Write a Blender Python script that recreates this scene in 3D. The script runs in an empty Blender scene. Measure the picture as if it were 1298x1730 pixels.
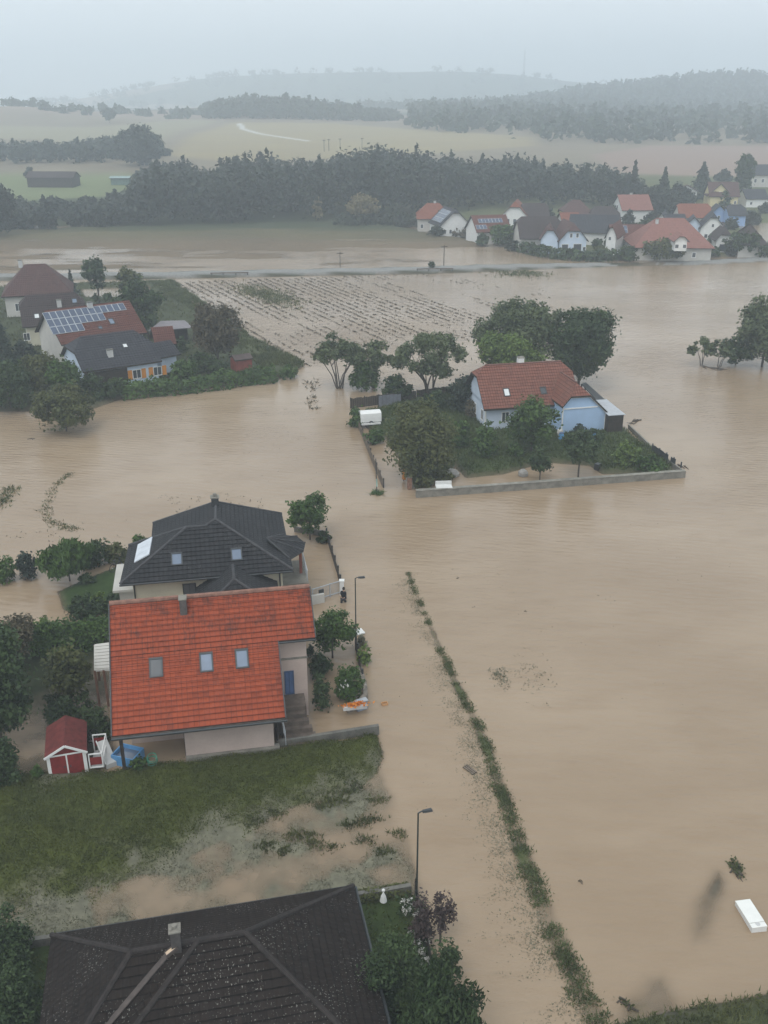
import bpy, math, random
import numpy as np
from mathutils import Vector, Matrix
R_ = math.radians
random.seed(7)
RNG = np.random.default_rng(7)
SC = bpy.context.scene
COL = SC.collection

# ------------------------------------------------------------------ camera, sky, sun, exposure
CAM_H, FPX, PITCH = 35.0, 1600.0, R_(23.2)
cam = bpy.data.cameras.new('camera')
cam.sensor_fit = 'VERTICAL'; cam.sensor_height = 24.0; cam.lens = 24.0 * FPX / 1730.0
cam.clip_start = 0.5; cam.clip_end = 9000
camo = bpy.data.objects.new('camera', cam); COL.objects.link(camo)
camo.location = (0, 0, CAM_H); camo.rotation_euler = (R_(90) - PITCH, 0, 0)
SC.camera = camo
SC.render.resolution_x, SC.render.resolution_y = 768, 1024

SUN_EL, SUN_AZ = 58.0, 205.0
w = bpy.data.worlds.new('World'); SC.world = w; w.use_nodes = True
nt = w.node_tree; nt.nodes.clear()
sky = nt.nodes.new('ShaderNodeTexSky'); sky.sky_type = 'NISHITA'; sky.sun_disc = False
sky.sun_elevation = R_(SUN_EL); sky.sun_rotation = R_(SUN_AZ); sky.dust_density = 4.0; sky.air_density = 1.5; sky.ozone_density = 1.0
hs = nt.nodes.new('ShaderNodeHueSaturation'); hs.inputs['Saturation'].default_value = 0.10; hs.inputs['Value'].default_value = 1.0
mixs = nt.nodes.new('ShaderNodeMix'); mixs.data_type = 'RGBA'; mixs.inputs[0].default_value = 0.65
mixs.inputs[7].default_value = (5.85, 6.4, 6.85, 1)          # even cloud deck over the clear sky
bg = nt.nodes.new('ShaderNodeBackground'); bg.inputs['Strength'].default_value = 0.15
wo = nt.nodes.new('ShaderNodeOutputWorld')
nt.links.new(sky.outputs[0], hs.inputs['Color']); nt.links.new(hs.outputs[0], mixs.inputs[6])
nt.links.new(mixs.outputs[2], bg.inputs['Color']); nt.links.new(bg.outputs[0], wo.inputs['Surface'])

sl = bpy.data.lights.new('sun', 'SUN'); sl.energy = 0.7; sl.angle = R_(25); sl.color = (1.0, 0.97, 0.93)
so = bpy.data.objects.new('sun', sl); COL.objects.link(so)
so.rotation_euler = (R_(90 - SUN_EL), 0, R_(180 - SUN_AZ))
SC.view_settings.view_transform = 'Standard'; SC.view_settings.look = 'None'
SC.view_settings.exposure = 0.36; SC.view_settings.gamma = 1.0; SC.view_settings.use_curve_mapping = False
try:
    SC.cycles.use_denoising = True
except Exception:
    pass
SC.cycles.volume_bounces = 3
SC.cycles.max_bounces = 6

# ------------------------------------------------------------------ geometry helpers
SP, CP = math.sin(PITCH), math.cos(PITCH)
def ray(px, py):
    u = (px - 649.0) / FPX; v = (py - 865.0) / FPX
    return np.array([u, CP - v * SP, -(SP + v * CP)])
def P(px, py, z=0.0):
    d = ray(px, py); t = (CAM_H - z) / -d[2]
    return np.array([0, 0, CAM_H]) + d * t
def depth(q):
    return q[1] * CP - (q[2] - CAM_H) * SP
def zat(py, y):
    d = ray(649, py); return CAM_H + y * d[2] / d[1]

def hash2(ix, iy, seed):
    n = (ix.astype(np.int64) * 374761393 + iy.astype(np.int64) * 668265263 + seed * 982451653) & 0x7fffffff
    n = ((n ^ (n >> 13)) * 1274126177) & 0x7fffffff
    return ((n ^ (n >> 16)) & 0xffff) / 65535.0
def vnoise(x, y, seed=0):
    ix = np.floor(x); iy = np.floor(y); fx = x - ix; fy = y - iy
    fx = fx * fx * (3 - 2 * fx); fy = fy * fy * (3 - 2 * fy)
    a = hash2(ix, iy, seed); b = hash2(ix + 1, iy, seed); c = hash2(ix, iy + 1, seed); d = hash2(ix + 1, iy + 1, seed)
    return (a * (1 - fx) + b * fx) * (1 - fy) + (c * (1 - fx) + d * fx) * fy
def fbm(x, y, seed=0, o=4):
    s = 0; a = 0.5; t = 0
    for k in range(o):
        s = s + a * vnoise(x * 2 ** k, y * 2 ** k, seed + k * 17); t += a; a *= 0.5
    return s / t
def sstep(a, b, x):
    t = np.clip((x - a) / (b - a), 0, 1); return t * t * (3 - 2 * t)
def polyw(pts):
    return np.array([P(a, b)[:2] for a, b in pts])
def sdist_poly(x, y, poly):
    d2 = np.full(x.shape, 1e18); ins = np.zeros(x.shape, bool); n = len(poly)
    for i in range(n):
        x1, y1 = poly[i]; x2, y2 = poly[(i + 1) % n]
        ex, ey = x2 - x1, y2 - y1
        t = np.clip(((x - x1) * ex + (y - y1) * ey) / max(ex * ex + ey * ey, 1e-9), 0, 1)
        d2 = np.minimum(d2, (x - x1 - t * ex) ** 2 + (y - y1 - t * ey) ** 2)
        c = ((y1 > y) != (y2 > y))
        if y1 != y2:
            ins ^= c & (x < (x2 - x1) * (y - y1) / (y2 - y1) + x1)
    d = np.sqrt(d2)
    return np.where(ins, d, -d)
def dist_line(x, y, pl):
    d2 = np.full(x.shape, 1e18); tt = np.zeros(x.shape); n = len(pl) - 1
    for i in range(n):
        x1, y1 = pl[i]; x2, y2 = pl[i + 1]; ex, ey = x2 - x1, y2 - y1
        t = np.clip(((x - x1) * ex + (y - y1) * ey) / max(ex * ex + ey * ey, 1e-9), 0, 1)
        dd = (x - x1 - t * ex) ** 2 + (y - y1 - t * ey) ** 2
        m = dd < d2; d2 = np.where(m, dd, d2); tt = np.where(m, (i + t) / n, tt)
    return np.sqrt(d2), tt

LAWN = polyw([(-260, 1330), (0, 1312), (190, 1298), (330, 1274), (470, 1258), (640, 1238), (650, 1262), (600, 1312), (430, 1368), (260, 1455), (0, 1510), (-260, 1560)])
LAWNB = polyw([(-260, 1310), (190, 1296), (640, 1238), (664, 1300), (690, 1400), (706, 1490), (706, 1540), (560, 1550), (300, 1620), (-260, 1700)])
GARDB = polyw([(585, 1526), (692, 1512), (726, 1630), (760, 1660), (800, 1800), (820, 2100), (-260, 2300), (-260, 1640), (90, 1590)])
BANK = polyw([(1030, 1745), (1150, 1716), (1298, 1690), (1560, 1650), (1560, 2000), (980, 2000)])
BLKLAWN = polyw([(100, 1000), (150, 978), (200, 958), (205, 1030), (150, 1040), (110, 1030)])
LEFTGARD = polyw([(-260, 1080), (190, 1050), (190, 1240), (190, 1300), (-260, 1320)])
LGA = polyw([(-260, 1060), (60, 1060), (190, 1058), (190, 1090), (150, 1140), (60, 1190), (-260, 1210)])
BLUEG = polyw([(606, 702), (705, 676), (800, 662), (1045, 720), (1142, 798), (1020, 800), (1000, 786), (920, 780), (850, 800), (790, 806), (765, 780), (760, 806), (700, 812), (690, 790), (655, 740), (640, 742), (630, 730)])
LVILL = polyw([(-260, 500), (120, 480), (250, 477), (330, 505), (400, 560), (510, 618), (462, 644), (215, 668), (150, 692), (0, 694), (-260, 705)])
LWET = polyw([(130, 488), (260, 484), (262, 503), (140, 505)])
VILLR = polyw([(690, 366), (705, 382), (800, 404), (860, 418), (905, 432), (1010, 440), (1110, 437), (1298, 431), (1700, 428), (1700, 300), (690, 300)])
VWET = polyw([(1225, 380), (1300, 374), (1500, 374), (1500, 425), (1290, 418), (1262, 396)])
FARF = polyw([(-400, 392), (0, 388), (560, 374), (690, 384), (800, 404), (880, 428), (905, 440), (700, 448), (0, 460), (-400, 462)])
STRIPG = polyw([(248, 478), (292, 476), (410, 560), (512, 616), (500, 626), (440, 622), (380, 560)])
MUD1 = polyw([(1214, 1474), (1224, 1490), (1214, 1535), (1192, 1585), (1172, 1592), (1166, 1565), (1182, 1515)])
MUD2 = polyw([(1035, 1730), (1058, 1694), (1092, 1655), (1120, 1650), (1146, 1690), (1150, 1720), (1080, 1760)])
PUDD = polyw([(250, 1545), (330, 1492), (460, 1452), (600, 1418), (690, 1384), (694, 1416), (560, 1446), (500, 1482), (400, 1516)])
CROPF = polyw([(285, 478), (640, 466), (860, 458), (960, 468), (880, 512), (790, 575), (640, 606), (520, 616)])
DITCH = polyw([(690, 968), (706, 1010), (724, 1052), (745, 1100), (768, 1150), (795, 1200), (815, 1245), (834, 1300), (852, 1350), (870, 1400), (886, 1450), (905, 1500), (930, 1560), (958, 1620), (990, 1690), (1020, 1750)])
ROAD = polyw([(-420, 477), (-100, 472.5), (0, 470), (300, 466), (700, 458), (860, 452.5), (1020, 447), (1150, 445), (1298, 438), (1700, 428)])
TANF = None
def hills(x, y):
    h = np.interp(y, [0, 295, 330, 420, 550, 700, 900, 1300, 2000, 4000], [-0.9, -0.9, 0.8, 6, 11, 16, 23, 27, 30, 30])
    # the valley floor stays lower on the right, behind the village
    h = h - sstep(60, 300, x) * sstep(300, 420, y) * (1 - sstep(700, 1000, y)) * 2.0
    def g(cx, cy, sx, sy, a):
        return a * np.exp(-((x - cx) / sx) ** 2 - ((y - cy) / sy) ** 2)
    h = h + g(-560, 1000, 190, 190, 14) + g(-150, 1120, 120, 130, 12) + g(40, 1120, 90, 110, 3)
    h = h + g(-460, 2600, 330, 260, 46) + g(-60, 2650, 380, 260, 64) + g(330, 2650, 300, 260, 48) + g(950, 2650, 400, 260, 62) + g(-345, 960, 70, 70, 7)
    h = h + g(470, 1500, 170, 230, 28) + g(700, 1540, 260, 240, 22) + g(270, 1420, 150, 200, 12)
    h = h + sstep(500, 1200, y) * (fbm(x / 160, y / 160, 5) - 0.5) * 10
    return h
def terrain(x, y):
    x = np.asarray(x, float); y = np.asarray(y, float)
    h = hills(x, y)
    n1 = fbm(x / 2.2, y / 2.2, 1); n2 = fbm(x / 0.8, y / 0.8, 2, 3); n3 = fbm(x / 9, y / 9, 3)
    def up(poly, top, ramp, amp=0.0):
        nonlocal h
        lo = poly.min(0) - ramp; hi = poly.max(0) + ramp
        k = (x > lo[0]) & (x < hi[0]) & (y > lo[1]) & (y < hi[1])
        if not k.any(): return
        d = sdist_poly(x[k], y[k], poly)
        m = sstep(-ramp, ramp * 0.3, d); hk = h[k]
        h[k] = np.where(m > 0, np.maximum(hk, -0.9 + (top + 0.9 + amp * (n1[k] - 0.5) * 2) * m), hk)
    near = y < 130
    if np.any(near):
        up(LAWNB, -0.015, 0.9, 0.20)
        d = sdist_poly(x, y, PUDD); h = np.where(d > -1.5, h - 0.13 * sstep(-1.5, 1.0, d), h)
        up(LAWN, 0.42, 4.5, 0.16)
        k = (sdist_poly(x, y, LAWN) > -5); dB = sdist_poly(x[k], y[k], LAWNB) + (n1[k] - 0.5) * 0.8; m = sstep(-0.7, 0.9, dB); h[k] = h[k] * m - 0.9 * (1 - m)
        up(GARDB, 0.42, 0.5, 0.05); up(BANK, 0.6, 0.9, 0.15); up(BLKLAWN, 0.22, 0.8, 0.05)
        up(LEFTGARD, -0.05, 1.5, 0.2); up(LGA, 0.3, 1.0, 0.1)
        up(BLUEG, 0.4, 1.0, 0.12); up(MUD1, -0.04, 1.5, 0.16); up(MUD2, -0.04, 1.8, 0.16)
        d, t = dist_line(x, y, DITCH)
        hw = 0.15 + 0.42 * t + 0.25 * (n1 - 0.5)
        h = np.maximum(h, np.where(d < 3, -0.5 + (0.43 + (n1 - 0.5) * 0.35) * (1 - sstep(hw * 0.4, hw * 1.9, d)), -9))
    up(LVILL, 0.45, 1.2, 0.12); up(STRIPG, 0.18, 1.5, 0.3); up(CROPF, -0.32, 3.0, 0.10)
    d = sdist_poly(x, y, LWET); h = np.where(d > 0, np.minimum(h, 0.3 - 0.5 * sstep(0, 1.2, d)), h)
    d = sdist_poly(x, y, FARF)
    e = 0.62 * fbm(x / 34, y / 9, 8) + 0.38 * fbm(x / 11, y / 2.6, 88); far_m = sstep(-4, 6, d)
    up_far = (0.20 + (e - 0.5) * 2.6 - 0.62 * sstep(224, 231, y) * (1 - sstep(248, 268, y)) + 0.34 * sstep(262, 288, y) - 0.10 * sstep(-20, 30, x) * (1 - sstep(262, 280, y))) * far_m - 0.9 * (1 - far_m)
    h = np.where(far_m > 0, np.maximum(h, up_far), h)
    up(VILLR, 0.5, 3.0, 0.15)
    d = sdist_poly(x, y, VWET); h = np.where(d > 0, np.minimum(h, 0.3 - 0.6 * sstep(0, 4, d)), h)
    d, t = dist_line(x, y, ROAD)
    top = np.interp(t, [0, 0.52, 0.62, 0.70, 0.8, 1], [0.62, 0.62, 0.30, -0.04, 0.12, 0.3])
    m = 1 - sstep(2.6, 5.5, d)
    h = np.where(d < 5.5, h * (1 - m) + np.maximum(h, top) * m, h)
    return h + (n2 - 0.5) * 0.10 * (y < 300)
GY = 16.0 * np.exp(0.004 * np.arange(1320))
def G(px, py, wet=True):
    """where the sight line through a pixel of the photograph meets the ground or the water"""
    d = ray(px, py); y = GY; x = y * d[0] / d[1]; z = CAM_H + y * d[2] / d[1]
    h = terrain(x, y)
    if wet: h = np.maximum(h, 0.0)
    k = np.nonzero(z <= h)[0]
    i = k[0] if len(k) else len(y) - 1
    t = 0.0
    if i > 0:
        a, b = z[i - 1] - h[i - 1], h[i] - z[i]; t = a / max(a + b, 1e-9)
    j = max(i - 1, 0)
    return np.array([x[j] + t * (x[i] - x[j]), y[j] + t * (y[i] - y[j]), h[j] + t * (h[i] - h[j])])

# ------------------------------------------------------------------ materials
def new_mat(name):
    m = bpy.data.materials.new(name); m.use_nodes = True
    b = m.node_tree.nodes['Principled BSDF']; return m, m.node_tree, b
def rgb(c): return (c[0], c[1], c[2], 1.0)
def nd(nt, typ, **kw):
    n = nt.nodes.new(typ)
    for k, v in kw.items(): setattr(n, k, v)
    return n
def mixc(nt, fac, a, b):
    m = nd(nt, 'ShaderNodeMix', data_type='RGBA')
    for sock, val in ((m.inputs[0], fac), (m.inputs[6], a), (m.inputs[7], b)):
        if isinstance(val, (int, float)): sock.default_value = val
        elif isinstance(val, tuple): sock.default_value = rgb(val)
        else: nt.links.new(val, sock)
    return m.outputs[2]
def math_(nt, op, a, b=None, clamp=False):
    m = nd(nt, 'ShaderNodeMath', operation=op); m.use_clamp = clamp
    for i, v in enumerate((a, b)):
        if v is None: continue
        if isinstance(v, (int, float)): m.inputs[i].default_value = v
        else: nt.links.new(v, m.inputs[i])
    return m.outputs[0]
def noise(nt, scale, detail=4, vec=None, rough=0.55, stretch=None):
    n = nd(nt, 'ShaderNodeTexNoise'); n.inputs['Scale'].default_value = scale; n.inputs['Detail'].default_value = detail; n.inputs['Roughness'].default_value = rough
    if vec is None:
        g = nd(nt, 'ShaderNodeNewGeometry'); vec = g.outputs['Position']
    if stretch is not None:
        mp = nd(nt, 'ShaderNodeMapping'); mp.inputs['Scale'].default_value = stretch
        nt.links.new(vec, mp.inputs['Vector']); vec = mp.outputs[0]
    nt.links.new(vec, n.inputs['Vector'])
    return n.outputs['Fac']
def ramp(nt, fac, lo, hi):
    m = nd(nt, 'ShaderNodeMapRange'); m.inputs['From Min'].default_value = lo; m.inputs['From Max'].default_value = hi; m.interpolation_type = 'SMOOTHSTEP'
    nt.links.new(fac, m.inputs['Value']); return m.outputs[0]
def bump(nt, b, h, dist=0.02, strength=0.7):
    bp = nd(nt, 'ShaderNodeBump'); bp.inputs['Strength'].default_value = strength; bp.inputs['Distance'].default_value = dist
    nt.links.new(h, bp.inputs['Height']); nt.links.new(bp.outputs[0], b.inputs['Normal'])
MATS = {}
def pm(name, col, rough=0.75, var=0.22, scale=1.6, spec=0.3, bmp=0.0, metal=0.0):
    if name in MATS: return MATS[name]
    m, nt, b = new_mat(name)
    f = noise(nt, scale, 5); g = noise(nt, scale * 9, 3)
    f2 = math_(nt, 'ADD', math_(nt, 'MULTIPLY', f, 0.7), math_(nt, 'MULTIPLY', g, 0.3))
    f3 = ramp(nt, f2, 0.3, 0.7)
    c = mixc(nt, f3, tuple(v * (1 - var) for v in col), tuple(min(1, v * (1 + var)) for v in col))
    nt.links.new(c, b.inputs['Base Color']); b.inputs['Roughness'].default_value = rough; b.inputs['Specular IOR Level'].default_value = spec
    b.inputs['Metallic'].default_value = metal
    if bmp: bump(nt, b, g, bmp)
    MATS[name] = m; return m
def roofm(name, c1, c2, joint, tw=0.30, th=0.34, stain=(0.05, 0.045, 0.04), stain_amt=0.35, lichen=0.0, offset=0.0, joint_w=0.022, rough=0.65, moss=None):
    if name in MATS: return MATS[name]
    m, nt, b = new_mat(name)
    uv = nd(nt, 'ShaderNodeUVMap'); uv.uv_map = 'UVMap'
    sx = nd(nt, 'ShaderNodeSeparateXYZ'); nt.links.new(uv.outputs[0], sx.inputs[0])
    ru, rv = math_(nt, 'DIVIDE', sx.outputs[0], tw), math_(nt, 'DIVIDE', sx.outputs[1], th)
    cv = nd(nt, 'ShaderNodeCombineXYZ'); nt.links.new(math_(nt, 'FLOOR', ru), cv.inputs[0]); nt.links.new(math_(nt, 'FLOOR', math_(nt, 'ADD', rv, 0.02)), cv.inputs[1])
    wn = nd(nt, 'ShaderNodeTexWhiteNoise'); wn.noise_dimensions = '2D'; nt.links.new(cv.outputs[0], wn.inputs[0])
    tc = mixc(nt, wn.outputs['Value'], c1, c2); tc = mixc(nt, math_(nt, 'MULTIPLY', math_(nt, 'GREATER_THAN', wn.outputs['Value'], 0.95), 0.22), tc, joint)
    fu, fv = math_(nt, 'FRACT', ru), math_(nt, 'FRACT', math_(nt, 'ADD', rv, 0.02))
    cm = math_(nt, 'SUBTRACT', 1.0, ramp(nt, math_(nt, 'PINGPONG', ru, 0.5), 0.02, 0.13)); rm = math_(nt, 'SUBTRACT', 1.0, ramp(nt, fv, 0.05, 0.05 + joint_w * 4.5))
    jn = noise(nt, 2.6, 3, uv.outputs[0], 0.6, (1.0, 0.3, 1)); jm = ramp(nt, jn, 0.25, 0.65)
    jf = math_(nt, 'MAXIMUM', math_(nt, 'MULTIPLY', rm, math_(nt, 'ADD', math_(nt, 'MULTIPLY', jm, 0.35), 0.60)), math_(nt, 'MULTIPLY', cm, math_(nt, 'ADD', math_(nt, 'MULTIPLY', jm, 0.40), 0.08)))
    tc = mixc(nt, jf, tc, joint)  # dark course lines: joint dirt plus gap shade painted into the tile colour
    s1 = noise(nt, 0.55, 4, uv.outputs[0], 0.6, (1.0, 0.45, 1)); s2 = noise(nt, 5.0, 4, uv.outputs[0], 0.65, (1.6, 0.6, 1))
    st = ramp(nt, math_(nt, 'ADD', math_(nt, 'MULTIPLY', s1, 0.62), math_(nt, 'MULTIPLY', s2, 0.38)), 0.50, 0.66)
    c = mixc(nt, math_(nt, 'MULTIPLY', st, stain_amt), tc, stain)
    v3 = noise(nt, 1.3, 3, uv.outputs[0])
    c = mixc(nt, math_(nt, 'MULTIPLY', ramp(nt, v3, 0.35, 0.7), 0.22), c, tuple(v * 0.55 for v in c1))
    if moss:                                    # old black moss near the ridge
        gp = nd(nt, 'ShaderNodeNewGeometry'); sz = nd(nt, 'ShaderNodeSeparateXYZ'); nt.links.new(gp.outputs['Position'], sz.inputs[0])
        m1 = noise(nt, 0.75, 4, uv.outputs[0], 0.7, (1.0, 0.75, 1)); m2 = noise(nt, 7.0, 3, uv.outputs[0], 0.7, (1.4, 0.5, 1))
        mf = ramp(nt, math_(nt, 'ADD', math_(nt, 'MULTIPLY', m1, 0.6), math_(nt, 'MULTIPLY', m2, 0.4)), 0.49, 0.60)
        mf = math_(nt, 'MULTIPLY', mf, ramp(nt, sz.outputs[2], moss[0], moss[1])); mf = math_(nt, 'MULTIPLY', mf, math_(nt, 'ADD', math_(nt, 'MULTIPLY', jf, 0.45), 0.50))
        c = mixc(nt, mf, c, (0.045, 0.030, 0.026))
    if lichen:
        vo = noise(nt, 16, 2, uv.outputs[0], 0.5, (1.0, 0.55, 1)); big = noise(nt, 0.32, 3, uv.outputs[0])
        lf = math_(nt, 'MULTIPLY', ramp(nt, vo, 0.63, 0.67), ramp(nt, big, 0.40, 0.58))
        c = mixc(nt, math_(nt, 'MULTIPLY', lf, lichen), c, (0.33, 0.32, 0.29))
    nt.links.new(c, b.inputs['Base Color']); b.inputs['Roughness'].default_value = rough; b.inputs['Specular IOR Level'].default_value = 0.07
    hgt = math_(nt, 'ADD', math_(nt, 'MULTIPLY', math_(nt, 'SINE', math_(nt, 'MULTIPLY', ru, 2 * math.pi)), 0.4), math_(nt, 'MULTIPLY', rm, -0.8))
    bump(nt, b, hgt, 0.03, 0.8)
    MATS[name] = m; return m
def leafm(name, c1, c2, sc=0.45, trans=0.22):
    if name in MATS: return MATS[name]
    m, nt, b = new_mat(name)
    at = nd(nt, 'ShaderNodeAttribute'); at.attribute_name = 'r'
    n = noise(nt, sc, 3)
    f = math_(nt, 'ADD', math_(nt, 'MULTIPLY', ramp(nt, n, 0.3, 0.7), 0.55), math_(nt, 'MULTIPLY', at.outputs['Fac'], 0.45))
    c = mixc(nt, f, c1, c2)
    nt.links.new(c, b.inputs['Base Color']); b.inputs['Roughness'].default_value = 0.6; b.inputs['Specular IOR Level'].default_value = 0.25
    tr = nd(nt, 'ShaderNodeBsdfTranslucent'); nt.links.new(c, tr.inputs['Color'])
    mx = nd(nt, 'ShaderNodeMixShader'); mx.inputs[0].default_value = trans
    out = nt.nodes['Material Output']
    nt.links.new(b.outputs[0], mx.inputs[1]); nt.links.new(tr.outputs[0], mx.inputs[2]); nt.links.new(mx.outputs[0], out.inputs['Surface'])
    MATS[name] = m; return m
def glassm(name, col, rough=0.08):
    if name in MATS: return MATS[name]
    m, nt, b = new_mat(name)
    n = noise(nt, 0.9, 2); c = mixc(nt, n, tuple(v * 0.7 for v in col), tuple(v * 1.3 for v in col))
    nt.links.new(c, b.inputs['Base Color']); b.inputs['Roughness'].default_value = rough; b.inputs['Specular IOR Level'].default_value = 0.9
    MATS[name] = m; return m

LEAF = dict(
    dark=leafm('leaves_dark', (0.0168, 0.0340, 0.0126), (0.0571, 0.0902, 0.0280)),
    green=leafm('leaves_green', (0.0225, 0.0502, 0.0106), (0.0805, 0.1408, 0.0293)),
    lime=leafm('leaves_lime', (0.055, 0.095, 0.020), (0.150, 0.210, 0.050)),
    olive=leafm('leaves_olive', (0.0364, 0.0483, 0.0146), (0.1128, 0.1224, 0.0399)),
    willow=leafm('leaves_willow', (0.0382, 0.0556, 0.0239), (0.1176, 0.1470, 0.0638)),
    brown=leafm('leaves_brown', (0.0483, 0.0425, 0.0252), (0.1207, 0.1012, 0.0588)),
    plum=leafm('leaves_plum', (0.0370, 0.0261, 0.0262), (0.0924, 0.0653, 0.0585)),
    spruce=leafm('leaves_spruce', (0.0146, 0.0251, 0.0185), (0.0473, 0.0657, 0.0437)),
    autumn=leafm('leaves_autumn', (0.1260, 0.1113, 0.0630), (0.2800, 0.2374, 0.1260)),
    forest=leafm('leaves_forest', (0.0138, 0.0219, 0.0161), (0.0437, 0.0573, 0.0345), 0.12),
    hillwood=leafm('leaves_hillwood', (0.0168, 0.0280, 0.0192), (0.0540, 0.0738, 0.0432), 0.02),
    weed=leafm('weed_blades', (0.045, 0.062, 0.020), (0.125, 0.15, 0.060), 0.8),
    herb=leafm('garden_herbs', (0.034, 0.052, 0.014), (0.085, 0.115, 0.035), 0.35),
    lawn=leafm('lawn_blades', (0.0325, 0.0414, 0.0059), (0.0938, 0.1092, 0.0170), 0.5),
    silt=leafm('silted_blades', (0.0938, 0.0960, 0.0576), (0.1875, 0.1800, 0.1200), 0.5),
    crop=leafm('crop_leaves', (0.030, 0.029, 0.020), (0.075, 0.068, 0.046), 0.3),
    cropg=leafm('crop_leaves_green', (0.040, 0.055, 0.016), (0.105, 0.125, 0.042), 0.3),
    white=leafm('white_petals', (0.42, 0.40, 0.36), (0.68, 0.67, 0.63), 3.0),
    orange=leafm('orange_petals', (0.6, 0.16, 0.02), (0.75, 0.32, 0.05), 3.0),
)
BARK = pm('bark', (0.075, 0.062, 0.050), 0.9, 0.4, 3.0, 0.2)
M_CONC = pm('concrete', (0.18, 0.17, 0.145), 0.9, 0.3, 1.2, 0.2, 0.01)
M_CONCD = pm('concrete_wet', (0.12, 0.115, 0.10), 0.8, 0.35, 1.4, 0.3, 0.01)
M_WHITE = pm('white_paint', (0.66, 0.66, 0.64), 0.5, 0.06, 2.0, 0.4)
M_CREAM = pm('cream_render', (0.54, 0.51, 0.39), 0.9, 0.07, 0.8, 0.2)
M_PINK = pm('pink_render', (0.42, 0.34, 0.30), 0.9, 0.08, 0.8, 0.2)
M_PALE = pm('pale_render', (0.46, 0.445, 0.41), 0.9, 0.08, 0.8, 0.2)
M_BLUE = pm('blue_render', (0.34, 0.47, 0.64), 0.9, 0.06, 0.8, 0.2)
M_LBLUE = pm('light_blue_render', (0.50, 0.58, 0.68), 0.9, 0.06, 0.8, 0.2)
M_YEL = pm('yellow_render', (0.56, 0.48, 0.28), 0.9, 0.06, 0.8, 0.2)
M_GREY = pm('grey_render', (0.45, 0.45, 0.44), 0.9, 0.08, 0.8, 0.2)
M_DWOOD = pm('dark_wood', (0.035, 0.028, 0.022), 0.8, 0.35, 2.5, 0.3)
M_WOOD = pm('grey_wood', (0.13, 0.105, 0.08), 0.85, 0.35, 3.0, 0.2)
M_RED = pm('red_boards', (0.17, 0.018, 0.016), 0.7, 0.25, 4.0, 0.3)
M_METAL = pm('dark_metal', (0.028, 0.032, 0.034), 0.5, 0.25, 3.0, 0.5)
M_ZINC = pm('zinc_sheet', (0.36, 0.38, 0.40), 0.45, 0.15, 1.5, 0.5)
M_ORANGE = pm('orange_shutter', (0.55, 0.22, 0.035), 0.6, 0.12, 3, 0.3)
M_BLUEP = pm('blue_plastic', (0.10, 0.28, 0.52), 0.4, 0.15, 1.5, 0.4)
M_BLUED = pm('blue_door', (0.05, 0.085, 0.16), 0.4, 0.15, 2, 0.4)
M_BRICK = pm('old_brick', (0.22, 0.12, 0.08), 0.9, 0.35, 5, 0.2)
M_PANE = glassm('window_glass', (0.05, 0.06, 0.07))
M_SKYL = glassm('roof_window_glass', (0.11, 0.15, 0.21), 0.15)
M_SOLAR = glassm('solar_glass', (0.030, 0.050, 0.095), 0.12)
M_SKIN = pm('skin', (0.45, 0.28, 0.2), 0.6, 0.1, 8, 0.3)
M_CLOTH = pm('black_cloth', (0.012, 0.013, 0.016), 0.9, 0.3, 8, 0.2)
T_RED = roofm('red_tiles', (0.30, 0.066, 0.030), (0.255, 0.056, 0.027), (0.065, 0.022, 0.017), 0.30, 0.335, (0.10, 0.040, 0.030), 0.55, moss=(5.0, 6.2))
T_BLACK = roofm('black_tiles', (0.031, 0.0315, 0.034), (0.024, 0.025, 0.027), (0.007, 0.007, 0.008), 0.33, 0.36, (0.07, 0.07, 0.07), 0.3, 0.25)
T_SEAM = roofm('grey_ribbed_tiles', (0.075, 0.077, 0.085), (0.066, 0.068, 0.075), (0.026, 0.026, 0.03), 0.30, 1.4, (0.11, 0.11, 0.12), 0.3)
T_DARK = roofm('dark_brown_tiles', (0.021, 0.0155, 0.0125), (0.016, 0.012, 0.010), (0.005, 0.004, 0.0035), 0.30, 0.34, (0.027, 0.022, 0.020), 0.4, 0.55)
T_BLUEH = roofm('weathered_red_tiles', (0.205, 0.085, 0.060), (0.165, 0.070, 0.052), (0.085, 0.038, 0.030), 0.30, 0.40, (0.13, 0.085, 0.07), 0.5)
T_BROWN = roofm('brown_tiles', (0.105, 0.058, 0.052), (0.088, 0.05, 0.046), (0.04, 0.024, 0.022), 0.3, 0.5, (0.08, 0.06, 0.055), 0.5)
T_DBROWN = roofm('umber_tiles', (0.060, 0.046, 0.045), (0.052, 0.041, 0.04), (0.022, 0.018, 0.018), 0.3, 0.5, (0.08, 0.07, 0.07), 0.4)
T_REDBR = roofm('red_brown_tiles', (0.135, 0.055, 0.042), (0.110, 0.047, 0.038), (0.05, 0.022, 0.018), 0.3, 0.5, (0.09, 0.05, 0.042), 0.5)
T_GREYB = roofm('slate_tiles', (0.050, 0.052, 0.060), (0.043, 0.045, 0.052), (0.018, 0.018, 0.022), 0.4, 0.5, (0.075, 0.075, 0.08), 0.4)
T_ORANGE = roofm('orange_tiles', (0.22, 0.080, 0.050), (0.18, 0.070, 0.045), (0.12, 0.04, 0.03), 0.3, 0.6, (0.16, 0.07, 0.05), 0.5)
T_SALMON = roofm('salmon_tiles', (0.25, 0.118, 0.096), (0.22, 0.105, 0.086), (0.16, 0.07, 0.055), 0.3, 0.6, (0.20, 0.11, 0.09), 0.5)

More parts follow.
